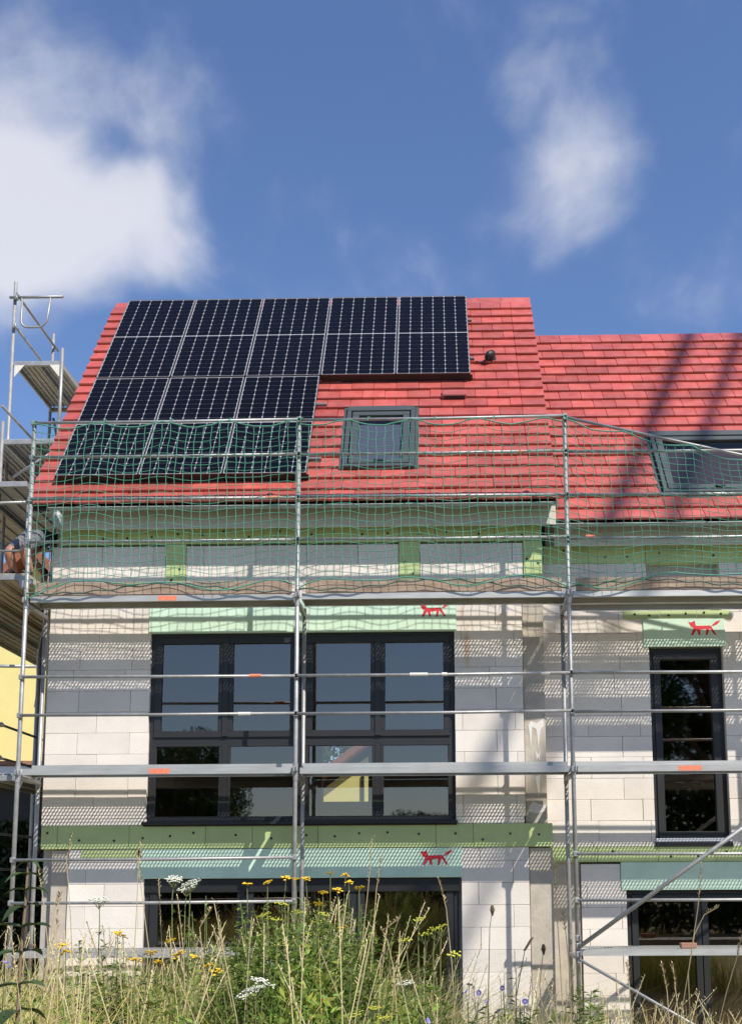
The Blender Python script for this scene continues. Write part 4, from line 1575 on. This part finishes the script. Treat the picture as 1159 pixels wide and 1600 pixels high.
# unseen hedge added behind the camera so the ground floor panes mirror dark
rg = np.random.default_rng(77)
n = 48000
x = rg.uniform(-15, 15, n)
d = rg.normal(size=(n, 3))
hh = 2.2 + .35 * np.sin(x * 1.3) + .2 * np.sin(x * 3.7 + 1) + 2.6 * np.exp(-((x - 8) / 2.2) ** 2)
zz = 1.1 + hh * rg.uniform(0, 1, n) ** .8
yv = -20 + rg.uniform(-.6, .6, n) * (1.1 - .4 * (zz - 1.1) / 2.5)
hg = thing('hedge', 'dark leafy hedge added out of view to darken the ground floor glass', 'hedge', (0, -20, 1.1))
v, f, tn = leaf_cloud(n, np.stack([x, yv, zz], 1), .15, rg, tone=(.6, 1.0))
tag(raw_mesh('foliage', v, f, tn, M['tree_leaf'], hg), kind='stuff')
hb = MB()
for q in np.arange(-14.5, 15, 1.2):
    hb.tube([(q, -20, 1.0), (q + .1, -20, 2.2), (q - .05, -20.1, 3.0)], [.05, .03, .01], 6)
tag(hb.build('stem', M['bark'], hg), kind='stuff')
# dark evergreen shrubs beside the gable
for i, (x, y, h, r, lab) in enumerate(((-6.9, 4.6, 3.7, 1.3, 'dark evergreen shrub in the shade left of the gable'), (-8.3, 5.2, 3.5, 1.4, 'dark evergreen shrub at the left edge below the garage'))):
    rg = np.random.default_rng(40 + i)
    t = thing('evergreen_shrub', lab, 'shrub', (x, y, 0))
    MB().tube([(x, y, 0), (x, y, h * .9)], [.07, .01], 8).build('stem', M['bark'], t)
    n = 7000
    zz = rg.uniform(0.03, 1, n)
    a = rg.uniform(0, 6.28, n)
    rr = r * (1.05 - zz) ** .6 * np.sqrt(rg.uniform(.2, 1, n))
    v, f, tn = leaf_cloud(n, np.stack([x + rr * np.cos(a), y + rr * np.sin(a), zz * h], 1), .085, rg, tone=(.4, 1.0))
    tag(raw_mesh('foliage', v, f, tn, M['leaf_dark'], t), kind='stuff')

# guessed unseen tower crane, added so its jib casts the right roof's soft bands
cr = thing('tower_crane', 'guessed yellow tower crane added out of view whose jib shades two soft bands on the right roof', 'crane', (19, -30, 1.1))
SUN_L = Vector((.85, -1.0, 1.47))
T_CR = 13.0
jd = Vector((.46, -5.2, 0)).normalized()
ja = Vector((3.911, 2.696, 10.952)) + SUN_L * T_CR
jb = Vector((4.65, 2.567, 10.768)) + SUN_L * T_CR
jb.z = ja.z
end = 30
b = MB()
for p in (ja, jb):
    b.tube([p - jd * 2.5, p + jd * end], .10, 6)
top = (ja + jb) / 2 + Vector((0, 0, .9))
b.tube([top - jd * 2.0, top + jd * end], .05, 6)
for i in range(16):
    q = jd * (-2 + 2 * i)
    b.tube([ja + q, top + q + jd], .02, 4).tube([jb + q, top + q + jd], .02, 4).tube([ja + q + jd * 2, top + q + jd], .02, 4)
b.build('jib', M['crane'], cr)
b = MB()
mp = (ja + jb) / 2 + jd * 22
for dx, dy in ((-.6, -.6), (.6, -.6), (.6, .6), (-.6, .6)):
    b.tube([(mp.x + dx, mp.y + dy, 1.0), (mp.x + dx, mp.y + dy, ja.z + 4)], .08, 6)
for i in range(18):
    z = 1.5 + i * 2
    b.tube([(mp.x - .6, mp.y - .6, z), (mp.x + .6, mp.y - .6, z + 1.8)], .03, 4).tube([(mp.x + .6, mp.y + .6, z), (mp.x - .6, mp.y + .6, z + 1.8)], .03, 4)
b.build('mast', M['crane'], cr)
MB().cbox(mp.x - .7, mp.x + .7, mp.y - 9, mp.y - 7.4, ja.z - 1.8, ja.z + .2, .05).build('counterweight', M['concrete'], cr)

# ------------------------------------------------------------------ meadow
TOPX = [-3.2, -2.07, -1.07, -.88, -.73, -.43, -.31, -.13, .115, .51, .84, 1.45, 3.0]
TOPZ_ = [2.44, 2.43, 2.43, 2.50, 2.56, 2.54, 2.47, 2.36, 2.24, 2.19, 2.13, 2.10, 2.12]


def top_z(x, d):
    return 2.7 - (2.7 - np.interp(x * 5.0 / d, TOPX, TOPZ_)) * d / 5.0


def blades(n, d0, d1, w, hmin, hmax, lean, rg, tone, seg=4, spread=.62, curl=.5, thin=0.0):
    d = np.sqrt(rg.uniform(d0 ** 2, d1 ** 2, n))
    x = rg.uniform(-spread, spread, n) * d
    if thin:
        u = x * 5.0 / d + .08 * np.sin(d * 9)
        keep = ~((u > -1.0) & (u < -.22) & (rg.uniform(0, 1, n) < thin))
        d, x = d[keep], x[keep]
        n = len(d)
    y = -12.4 + d
    z = np.array([ground_z(a, b_) for a, b_ in zip(x, y)])
    h = (top_z(x, d) - z) * rg.uniform(hmin, hmax, n)
    a = rg.uniform(0, 6.28, n)
    L = h * rg.uniform(0, lean, n)
    fa = rg.uniform(0, PI, n)
    sx, sy = np.cos(fa), np.sin(fa)
    vs = []
    ww = w * rg.uniform(.6, 1.5, n)
    for k in range(seg + 1):
        t = k / seg
        px_ = x + np.cos(a) * L * t ** (1 + curl * 2)
        py_ = y + np.sin(a) * L * t ** (1 + curl * 2)
        pz_ = z - .02 + h * (t - curl * .12 * t ** 4)
        wt_ = ww * (1 - .92 * t ** 1.5)
        vs.append(np.stack([px_ - sx * wt_, py_ - sy * wt_, pz_], 1))
        vs.append(np.stack([px_ + sx * wt_, py_ + sy * wt_, pz_], 1))
    V = np.stack(vs, 1)                       # n, 2(seg+1), 3
    m = 2 * (seg + 1)
    f = np.array([[2 * k, 2 * k + 1, 2 * k + 3, 2 * k + 2] for k in range(seg)])
    Fc = (np.arange(n)[:, None, None] * m + f[None]).reshape(-1, 4)
    tn = np.repeat(tone(n, rg), m, axis=0)
    return V.reshape(-1, 3), Fc, tn


def tone_green(n, rg):
    base = rg.uniform(.55, 1.5, n)
    r = base * rg.uniform(.75, 1.35, n)
    return np.stack([r, base, base * rg.uniform(.6, 1.1, n)], 1)


def tone_dry(n, rg):
    base = rg.uniform(.65, 1.3, n)
    return np.stack([base, base * rg.uniform(.86, 1.0, n), base * rg.uniform(.6, 1.0, n)], 1)


rg = np.random.default_rng(5)
v, f_, t_ = blades(22000, 3.3, 8.2, .0046, .50, .98, .95, rg, tone_green, seg=6, curl=.8)
tag(raw_mesh('meadow_grass', v, f_, t_, M['grass_green']), 'dense green grass filling the foreground meadow', 'grass', kind='stuff')
v, f_, t_ = blades(8000, 3.3, 8.0, .0030, .60, 1.02, .85, rg, tone_dry, seg=5, curl=.30, thin=.72)
v2, f2, t2 = blades(9000, 3.3, 7.5, .0042, .66, .98, 1.25, rg, tone_dry, seg=6, curl=1.0, thin=.72)
tag(raw_mesh('dry_grass', np.concatenate([v, v2]), np.concatenate([f_, f2 + len(v)]), np.concatenate([t_, t2]), M['grass_dry']), 'dry straw-coloured grass between the green blades of the meadow', 'grass', kind='stuff')
# small-leaved herbs that fill the space between the blades
n = 90000
d = np.sqrt(rg.uniform(3.6 ** 2, 7.6 ** 2, n))
mid = rg.uniform(0, 1, n) < .34
x = np.where(mid, rg.normal(-.62, .28, n) * d / 5.0, rg.uniform(-.6, .6, n) * d)
y = -12.4 + d
clump = .5 + .5 * np.sin(x * 9 + 1.3 * np.sin(y * 5)) * np.sin(y * 7 + 2)
hz = top_z(x, d) - 1.1
hz = hz * rg.uniform(.80, 1.0, n) * (.9 + .1 * np.sin(x * 13 + 2))
z = 1.1 + hz * (1 - (1 - clump * .55) * rg.uniform(0, 1, n) ** 1.3 * .9) * np.where(mid, 1.0, .93) - (1 - clump) * .12
v, f_, t_ = leaf_cloud(n, np.stack([x, y, z], 1), .026, rg, .24)
t3 = np.repeat(tone_green(n, rg), 4, axis=0)
tag(raw_mesh('meadow_herbs', v, f_, t3, M['leaf']), 'fine small-leaved herbs filling the meadow between the grasses', 'herbs', kind='stuff')
# seed heads of the dry grass: little spikelets along the upper end of loose stems
n = 620
d = np.sqrt(rg.uniform(3.5 ** 2, 7.0 ** 2, n))
x = rg.uniform(-.6, .6, n) * d
y = -12.4 + d
zt = top_z(x, d) + rg.uniform(-.12, .10, n)
z0_ = np.array([ground_z(a, b_) for a, b_ in zip(x, y)])
lx, ly = rg.normal(.04, .26, n), rg.normal(0, .16, n)
V, Fq, T = [], [], []
for i in range(n):
    base = np.array([x[i], y[i], z0_[i]])
    tip = np.array([x[i] + lx[i], y[i] + ly[i], zt[i]])
    w = .0016
    k = len(V)
    tone = rg.uniform(.6, 1.3)
    mids = [base, base * .62 + tip * .38 - [lx[i] * .22, ly[i] * .22, 0], base * .25 + tip * .75 - [lx[i] * .16, ly[i] * .16, -.01], tip]
    for q, (pa, pb) in enumerate(zip(mids[:-1], mids[1:])):
        k = len(V)
        V += [pa - [w, 0, 0], pa + [w, 0, 0], pb + [w * .9, 0, 0], pb - [w * .9, 0, 0]]
        Fq.append((k, k + 1, k + 2, k + 3))
        T += [tone] * 4
    u = (tip - mids[2]) / np.linalg.norm(tip - mids[2])
    for j in range(14):
        c = tip - u * (j * .011)
        a = rg.uniform(0, 6.28)
        o = np.array([math.cos(a), math.sin(a), .9]) * rg.uniform(.008, .018)
        s = np.array([-math.sin(a), math.cos(a), 0]) * .0022
        k = len(V)
        V += [c, c + o * .5 + s, c + o, c + o * .5 - s]
        Fq.append((k, k + 1, k + 2, k + 3))
        T += [tone * rg.uniform(.7, 1.15)] * 4
tag(raw_mesh('seed_grass', np.array(V), np.array(Fq), np.array(T), M['grass_dry']), 'loose dry seed heads standing over the meadow grass', 'grass', kind='stuff')


# ------------------------------------------------------------------ single plants that stand out of the meadow
def disc_mesh(name, m, r, n=9, dome=.4, bumps=1, rg=random, loose=.95):
    """flat-topped cluster of small round heads"""
    b = MB()
    for k in range(bumps):
        a, q = k * 2.4, r * math.sqrt(k / max(1, bumps)) * .95
        rr = r if bumps == 1 else r * loose / math.sqrt(bumps) * 1.1
        cx, cy, cz = q * math.cos(a) + rg.uniform(-.003, .003), q * math.sin(a) + rg.uniform(-.003, .003), rg.uniform(-.007, .007) - q * q * 4
        vs = [(cx + rr * math.cos(2 * PI * j / 6), cy + rr * math.sin(2 * PI * j / 6), cz) for j in range(6)] + [(cx, cy, cz + rr * dome), (cx, cy, cz - rr * .8)]
        b.add(vs, [(j, (j + 1) % 6, 6) for j in range(6)] + [((j + 1) % 6, j, 7) for j in range(6)])
    return b.mesh(name, m)


TANSY = [disc_mesh('flower_head', M['fl_yellow'], .025, bumps=q, rg=random.Random(q)) for q in (11, 15, 9)]
PARSNIP = [disc_mesh('flower_head', M['fl_parsnip'], .034, bumps=q, dome=.7, loose=.6, rg=random.Random(q)) for q in (16, 22)]
CARROT = [disc_mesh('flower_head', M['fl_white'], .046, bumps=q, dome=.5, loose=.72, rg=random.Random(q)) for q in (46, 60)]


def chicory_mesh():
    b = MB()
    for k in range(14):
        a = 2 * PI * k / 14
        d_, s_ = Vector((math.cos(a), math.sin(a), .25)), Vector((-math.sin(a), math.cos(a), 0))
        b.add([d_ * .002, d_ * .008 + s_ * .0022, d_ * .0125 + s_ * .0024, d_ * .0125 - s_ * .0024, d_ * .008 - s_ * .0022], [(0, 1, 2, 3, 4)])
    return b.mesh('flower_head', M['fl_blue'])


CHIC = chicory_mesh()


def foliage(stems, n, size, rg, ferny=.25, tone=(.6, 1.4), lo=.15, hi=.9):
    """leaves along the stems: n for each stem, tilted up and out"""
    V, Fq, T = [], [], []
    for (p0, p1) in stems:
        p0, p1 = np.array(p0), np.array(p1)
        for k in range(n):
            t = rg.uniform(lo, hi)
            c = p0 + (p1 - p0) * t
            a = rg.uniform(0, 6.28)
            L = size * rg.uniform(.6, 1.3) * (1.15 - .6 * t)
            dr = np.array([math.cos(a), math.sin(a), rg.uniform(-.1, .8)])
            s = np.array([-math.sin(a), math.cos(a), 0])
            tn = rg.uniform(*tone)
            mid, tip = c + dr * L * .5, c + dr * L + np.array([0, 0, -L * .25])
            k0 = len(V)
            V += [c, mid + s * L * ferny, tip, mid - s * L * ferny]
            Fq.append((k0, k0 + 1, k0 + 2, k0 + 3))
            T += [tn] * 4
            if ferny < .2:                     # divided leaf: small side leaflets
                for j in range(5):
                    q = c + dr * L * (.2 + .15 * j)
                    for sg in (-1, 1):
                        o = s * sg * L * (.30 - .04 * j) + dr * L * .12
                        k0 = len(V)
                        V += [q, q + o * .5 + dr * L * .03, q + o, q + o * .5 - dr * L * .03]
                        Fq.append((k0, k0 + 1, k0 + 2, k0 + 3))
                        T += [tn * rg.uniform(.85, 1.15)] * 4
    return np.array(V), np.array(Fq), np.array(T)


def flower_plant(name, label, cat, group, heads, dist, root_px, head_mesh, stem_m, leaf_m, leaf_n, leaf_size, ferny, seed, stem_r=.004, tilt=.35, rays=0):
    """heads: places of the flower heads; all stems rise from one root"""
    rg = np.random.default_rng(seed)
    rr = random.Random(seed)
    Y = -12.4 + dist
    X = at(root_px, 1500, Y).x
    root = Vector((X, Y, ground_z(X, Y)))
    t = thing(name, label, cat, root, group)
    b = MB()
    stems = []
    for (hx, hy) in heads:
        yy_ = Y + rr.uniform(-.12, .12)
        p = at(hx, hy, yy_)
        fork = root.lerp(Vector((p.x, p.y, root.z + (p.z - root.z) * .55)), rr.uniform(.55, .8))
        b.tube([root + Vector((rr.uniform(-.01, .01), rr.uniform(-.01, .01), -.02)), fork, p - Vector((rr.uniform(-.01, .01), 0, .10)), p], [stem_r, stem_r * .8, stem_r * .6, stem_r * .5], 5)
        stems.append((tuple(fork.lerp(root, .6)), tuple(p)))
        o = bpy.data.objects.new('flower_head', rr.choice(head_mesh))
        COL.objects.link(o)
        o.parent = t
        o.matrix_parent_inverse = pinv(t)
        o.location = p
        o.rotation_euler = (rr.uniform(-.1, tilt), rr.uniform(-.25, .25), rr.uniform(0, 6))
        s_ = rr.uniform(.8, 1.15)
        o.scale = (s_, s_, s_)
        for k in range(rays):
            a = 2 * PI * k / rays
            b.tube([p - Vector((0, 0, .05)), p + Vector((.035 * math.cos(a), .035 * math.sin(a), -.008))], .0012, 3)
    b.build('stem', stem_m, t)
    if leaf_n:
        V, Fq, T = foliage(stems, leaf_n, leaf_size, rg, ferny)
        tag(raw_mesh('foliage', V, Fq, T, leaf_m, t), kind='stuff')
    return t


G_T = 'yellow flowering tansy in the meadow'
for i, (heads, dist, rpx, lab) in enumerate((
        ([(95, 1478), (102, 1487)], 4.6, 100, 'yellow tansy, leftmost of the yellow flowers, beside the dark leafy weed'),
        ([(184, 1457), (192, 1463)], 4.9, 190, 'yellow tansy flowering before the bright white pier at the left'),
        ([(212, 1500), (236, 1489), (246, 1503)], 4.3, 232, 'low yellow tansy with three heads left of the white umbel plant'),
        ([(266, 1470), (276, 1493), (283, 1488)], 4.6, 276, 'yellow tansy with upright heads just below the large white umbels'),
        ([(303, 1494), (328, 1508), (338, 1517)], 4.2, 322, 'yellow tansy with the largest heads, low in front of the ground floor window'),
        ([(386, 1381), (418, 1379)], 5.6, 405, 'tall yellow tansy left of the middle scaffold post'),
        ([(447, 1371), (462, 1374), (478, 1373)], 5.7, 462, 'tall yellow tansy growing in front of the middle scaffold post'),
        ([(516, 1365), (540, 1367), (545, 1378)], 5.6, 528, 'tallest yellow tansy right of the middle scaffold post'),
        ([(527, 1390), (561, 1387), (505, 1395)], 5.2, 535, 'yellow tansy with heads just below the tallest one'),
        ([(535, 1450), (498, 1412)], 5.0, 515, 'yellow tansy with low heads in the middle of the green weeds'))):
    flower_plant('tansy_plant', lab, 'flower', G_T, heads, dist, rpx, TANSY, M['stem'], M['leaf'], 26, .085, .12, 100 + i)
for i, (heads, dist, rpx, lab) in enumerate((
        ([(412, 1430), (440, 1412), (430, 1436)], 5.0, 430, 'yellow green wild parsnip left of the middle post among the weeds'),
        ([(468, 1426), (452, 1470), (440, 1475), (476, 1482)], 4.8, 462, 'bushy yellow green wild parsnip under the middle scaffold post'),
        ([(505, 1428), (486, 1460), (480, 1487), (495, 1440)], 4.9, 492, 'yellow green wild parsnip right of the middle post'),
        ([(655, 1436), (680, 1452), (664, 1459), (690, 1447), (634, 1468), (710, 1490)], 4.6, 676, 'spreading wild parsnip with thin bare branches before the dark window'),
        ([(600, 1590), (556, 1585), (585, 1575)], 4.0, 585, 'low wild parsnip at the bottom edge of the meadow'))):
    flower_plant('parsnip_plant', lab, 'flower', 'wild parsnip in the meadow', heads, dist, rpx, PARSNIP, M['stem'], M['leaf'], 22 if i != 3 else 6, .10, .15, 200 + i, stem_r=.0045, rays=6)
for i, (heads, dist, rpx, lab) in enumerate((
        ([(272, 1372), (298, 1378), (292, 1385)], 4.7, 290, 'tall white umbel flower standing over the ground floor window corner'),
        ([(398, 1543), (412, 1533), (386, 1550)], 3.9, 400, 'white umbel flower low in the grass at the bottom'),
        ([(632, 1535)], 4.4, 634, 'single white umbel seen from the side before the dark window'),
        ([(428, 1508)], 4.8, 432, 'small white umbel in the green weeds below the middle post'),
        ([(155, 1404)], 5.0, 160, 'thin umbel plant before the white pier at the left'))):
    flower_plant('wild_carrot', lab, 'flower', 'white umbels in the meadow', heads, dist, rpx, CARROT, M['stem'], M['leaf'], 10, .08, .12, 300 + i, rays=9, tilt=.5)
for i, (heads, dist, rpx, lab) in enumerate((
        ([(733, 1540), (740, 1545), (728, 1551), (748, 1552)], 4.4, 738, 'blue chicory at the foot of the white pier, left of the others'),
        ([(806, 1562), (820, 1566), (785, 1545), (812, 1578)], 4.3, 808, 'blue chicory before the concrete pillar'),
        ([(778, 1582), (762, 1566), (770, 1590)], 4.1, 772, 'blue chicory between the other two blue flower clumps'),
        ([(660, 1592), (668, 1596)], 3.9, 664, 'blue chicory at the bottom edge below the dark window'),
        ([(8, 1505), (14, 1512)], 4.2, 12, 'pale blue chicory at the left edge of the meadow'))):
    flower_plant('chicory_plant', lab, 'flower', 'blue chicory in the meadow', heads, dist, rpx, [CHIC], M['stem'], M['leaf'], 14, .05, .22, 400 + i, stem_r=.003, tilt=1.4)


def leafy_weed(px, top, dist, label, seed, n_st=5, leaf_n=60, size=.075, ferny=.2, spread=.10, m='leaf', group='bushy green weeds in the meadow'):
    rg = np.random.default_rng(seed)
    rr = random.Random(seed)
    Y = -12.4 + dist
    X = at(px, 1500, Y).x
    root = Vector((X, Y, ground_z(X, Y)))
    t = thing('leafy_weed', label, 'weed', root, group)
    b = MB()
    stems = []
    zt = at(px, top, Y).z
    for k in range(n_st):
        p = Vector((X + rr.uniform(-1, 1) * spread * 1.6, Y + rr.uniform(-1, 1) * spread * 1.5, zt - rr.uniform(0, .22)))
        b.tube([root, root.lerp(p, .5) + Vector((rr.uniform(-.03, .03), 0, .05)), p], [.005, .004, .0015], 5)
        stems.append((tuple(root.lerp(p, .3)), tuple(p)))
    b.build('stem', M['stem'], t)
    V, Fq, T = foliage(stems, leaf_n, size, rg, ferny, tone=(.45, 1.5), lo=.1, hi=1.0)
    tag(raw_mesh('foliage', V, Fq, T, M[m], t), kind='stuff')


for i, (px, top, dist, lab) in enumerate(((400, 1415, 5.3, 'bushy green weed left of the middle scaffold post'), (440, 1440, 5.0, 'bushy green weed just left of the foot of the middle post'),
                                          (490, 1400, 5.3, 'tall bushy green weed right of the middle post'), (540, 1405, 5.2, 'tall green weed under the tallest yellow tansy'),
                                          (565, 1430, 5.0, 'green weed at the left corner of the darkest glass'), (365, 1470, 4.8, 'low green weed left of the bushy clump'),
                                          (170, 1465, 4.9, 'small-leaved weed before the bright white pier'), (205, 1475, 5.1, 'second small-leaved weed before the bright white pier'),
                                          (945, 1530, 4.6, 'thin green weed beside the right scaffold post'), (910, 1540, 4.4, 'green weed at the foot of the right scaffold post'),
                                          (790, 1500, 4.5, 'slim green weed before the white pier beside the concrete pillar'), (860, 1570, 4.2, 'low green weed below the concrete pillar'),
                                          (690, 1560, 4.2, 'low green weed left of the blue chicory'), (470, 1530, 4.3, 'dark green weed low in the middle of the meadow'), (330, 1400, 5.3, 'thin grey green weed before the dark ground floor glass'))):
    leafy_weed(px, top, dist, lab, 500 + i, n_st=9 if i not in (8, 10) else 3, leaf_n=95 if i not in (8, 10, 14) else 24, ferny=.14 if i % 2 else .20, size=.07)

for i, (px, top, dist, lab) in enumerate(((378, 1425, 4.7, 'leafy green weed under the leftmost tall tansy heads'), (412, 1400, 4.6, 'tall leafy weed left of the middle post, reaching the lower rail'),
                                          (428, 1440, 4.3, 'low front weed between the white umbel and the middle post'), (452, 1405, 4.8, 'leafy weed directly left of the middle post foot'),
                                          (478, 1415, 4.5, 'leafy weed directly right of the middle post foot'), (505, 1395, 4.6, 'tallest leafy weed of the clump right of the middle post'),
                                          (520, 1430, 4.3, 'front leafy weed below the tallest yellow tansy'), (548, 1410, 4.7, 'leafy weed beneath the rightmost tansy heads'),
                                          (572, 1455, 4.4, 'leafy weed at the right end of the green clump'), (350, 1465, 4.5, 'low leafy weed at the left end of the green clump'),
                                          (395, 1470, 4.2, 'low leafy weed just behind the bottom white umbel'), (610, 1490, 4.4, 'low leafy weed before the dark glass, apart from the clump'))):
    leafy_weed(px, top, dist, lab, 560 + i, n_st=7, leaf_n=80, size=.065, ferny=(.13, .17, .2)[i % 3], spread=.085, group='weeds of the middle clump')
# the dark leafy plant at the left: opposite long leaves on a brown stem
t = thing('nettle_plant', 'dark broad-leaved weed with opposite leaves at the left edge of the meadow', 'weed')
Y = -12.4 + 3.9
b0, b1 = at(22, 1700, Y), at(42, 1335, Y)
t.location = (b0.x, Y, ground_z(b0.x, Y))
pts = [Vector((b0.x, Y, 1.08)), at(27, 1595, Y), at(32, 1500, Y), at(39, 1420, Y), at(44, 1345, Y)]
MB().tube(pts, [.008, .007, .006, .005, .003], 6).build('stem', M['stem_brown'], t)


def long_leaf(p, d, L, w, droop):
    b = MB()
    s = Vector((0, 0, 1)).cross(d).normalized()
    n = 6
    for k in range(n + 1):
        q = k / n
        c = p + d * (L * q) + Vector((0, 0, -droop * q * q))
        ww = w * math.sin(PI * min(1, .08 + .92 * q)) ** .8 * (1 - .25 * q) if k < n else .001
        lift = Vector((0, 0, ww * .35))
        b.v += [tuple(c - s * ww + lift), tuple(c), tuple(c + s * ww + lift)]
    for k in range(n):
        a = 3 * k
        b.f += [(a, a + 1, a + 4, a + 3), (a + 1, a + 2, a + 5, a + 4)]
    return np.array(b.v), np.array(b.f)


rr = random.Random(9)
for k, (px, py) in enumerate(((44, 1348), (43, 1366), (41, 1392), (39, 1418), (36, 1450), (33, 1490), (30, 1540), (28, 1580))):
    p = at(px, py, Y)
    for sg in (-1, 1):
        a = (k % 2) * 1.1 + rr.uniform(-.3, .3)
        d = Vector((sg * math.cos(a), sg * math.sin(a) - .25, rr.uniform(.05, .5))).normalized()
        V, Fq = long_leaf(p, d, rr.uniform(.10, .16) * (.55 + .10 * min(k, 5)), .018 + .003 * min(k, 5), rr.uniform(.03, .07))
        raw_mesh('leaf', V, Fq, np.full(len(V), rr.uniform(.7, 1.5)), M['leaf_dark'], t)


def dry_stalk(heads, dist, label, seed, m='stem_dry', head='spike'):
    rr = random.Random(seed)
    Y = -12.4 + dist
    pts = [at(px, py, Y) for px, py in heads]
    base = Vector((pts[0].x, Y, ground_z(pts[0].x, Y)))
    t = thing('dry_stalk', label, 'grass stalk', base, 'dry stalks standing over the meadow')
    MB().tube([base] + pts, [.003] + [.0024 - .0015 * i / len(pts) for i in range(len(pts))], 5).build('stem', M[m], t)
    b = MB()
    if head == 'spike':
        e0, e1 = pts[-2], pts[-1]
        for k in range(34):
            c = e1.lerp(e0, k / 34 * .9)
            a = rr.uniform(0, 6.28)
            o = Vector((math.cos(a), math.sin(a), 1.1)) * rr.uniform(.007, .016)
            s = Vector((-math.sin(a), math.cos(a), 0)) * .0022
            b.add([c, c + o * .5 + s, c + o, c + o * .5 - s], [(0, 1, 2, 3)])
    elif head == 'ball':
        p = pts[-1]
        for k in range(3):
            b.tube([p + Vector((0, 0, -.022)), p, p + Vector((0, 0, .02))], [.003, .009, .005], 9)
        for k in range(24):
            a = rr.uniform(0, 6.28)
            b.tube([p, p + Vector((math.cos(a) * .011, math.sin(a) * .011, rr.uniform(-.004, .013)))], .0007, 3)
    elif head == 'curl':
        for k in range(14):
            c = pts[-1].lerp(pts[-2], k / 14)
            b.tube([c + Vector((-.008, 0, -.006)), c, c + Vector((.008, 0, .007))], [.002, .0055, .002], 6)
    b.build('seed_head', M['stem_dry'] if head == 'spike' else M['stem_brown'], t)


for i, (hs, d_, lab, m_, hd) in enumerate((
        ([(115, 1560), (110, 1430), (104, 1345), (112, 1305)], 4.6, 'tall dry stalk crossing the green board at the left', 'stem_dry', 'spike'),
        ([(82, 1560), (74, 1470), (66, 1395), (60, 1360)], 4.4, 'leaning dry stalk between the left scaffold posts', 'stem_dry', 'spike'),
        ([(90, 1570), (88, 1460), (92, 1398)], 4.0, 'thick straw bunch beside the left concrete pillar', 'stem_dry', 'spike'),
        ([(62, 1590), (74, 1500), (86, 1420), (95, 1395)], 4.1, 'dry stalk leaning right past the left concrete pillar', 'stem_dry', 'spike'),
        ([(205, 1560), (212, 1450), (216, 1360), (221, 1318)], 4.6, 'tall dry stalk at the left edge of the ground floor window', 'stem_dry', 'spike'),
        ([(225, 1580), (232, 1480), (222, 1400), (214, 1330)], 4.4, 'feathery dry stalk before the mint lintel at its left end', 'stem_dry', 'spike'),
        ([(255, 1560), (252, 1460), (248, 1375)], 4.8, 'thin dry stalk left of the white umbels', 'stem_dry', 'spike'),
        ([(290, 1570), (286, 1480), (277, 1400)], 4.5, 'straw stalk under the white umbels', 'stem_dry', 'spike'),
        ([(555, 1590), (565, 1480), (575, 1390), (582, 1310)], 4.6, 'tall dry stalk crossing the lintel left of the red fox', 'stem_dry', 'spike'),
        ([(575, 1580), (582, 1470), (588, 1390), (596, 1335)], 4.4, 'second tall dry stalk left of the red fox', 'stem_dry', 'spike'),
        ([(710, 1590), (706, 1510), (697, 1420), (686, 1375)], 4.4, 'dry stalk leaning left before the dark ground floor glass', 'stem_dry', 'spike'),
        ([(762, 1590), (764, 1500), (765, 1450), (769, 1423)], 4.3, 'bare thin stalk with a tiny head before the white pier', 'stem_brown', 'ball'),
        ([(806, 1560), (815, 1510), (820, 1485), (830, 1468)], 4.3, 'brown curled seed head before the right white pier', 'stem_brown', 'curl'),
        ([(846, 1575), (843, 1540), (847, 1500), (849, 1484)], 4.3, 'round brown seed head before the concrete pillar', 'stem_dry', 'ball'),
        ([(880, 1595), (874, 1490), (868, 1400), (866, 1340)], 4.5, 'tall dry stalk left of the right scaffold post', 'stem_dry', 'spike'),
        ([(892, 1590), (890, 1520), (884, 1460), (880, 1428)], 4.2, 'dry stalk close to the right scaffold post', 'stem_dry', 'spike'),
        ([(986, 1600), (983, 1540), (980, 1505)], 4.0, 'short dry spike before the right dark window', 'stem_dry', 'spike'),
        ([(1060, 1610), (1075, 1520), (1090, 1420), (1096, 1350)], 4.4, 'tall branching dry stalk before the right dark window', 'stem_dry', 'spike'),
        ([(1046, 1610), (1042, 1550), (1034, 1507)], 4.1, 'short dry spike left of the tall branching stalk', 'stem_dry', 'spike'),
        ([(1062, 1610), (1056, 1555), (1051, 1508)], 4.1, 'short dry spike close beside the tall branching stalk', 'stem_dry', 'spike'),
        ([(1118, 1620), (1135, 1550), (1150, 1500), (1158, 1465)], 4.2, 'dry stalk at the right edge of the meadow', 'stem_dry', 'spike'),
        ([(1075, 1520), (1085, 1460), (1100, 1430), (1122, 1418)], 4.4, 'drooping side branch right of the tall branching stalk', 'stem_dry', 'spike'),
        ([(620, 1590), (614, 1510), (605, 1470), (596, 1452)], 4.2, 'nodding dry stalk before the dark glass', 'stem_dry', 'spike'),
        ([(590, 1600), (594, 1510), (604, 1450), (625, 1435)], 4.3, 'arching dry stalk before the dark glass', 'stem_dry', 'spike'),
        ([(330, 1600), (318, 1510), (312, 1450), (330, 1420)], 4.2, 'arching pale stalk right of the white umbels', 'stem_dry', 'spike'))):
    dry_stalk(hs, d_, lab, 700 + i, m_, hd)
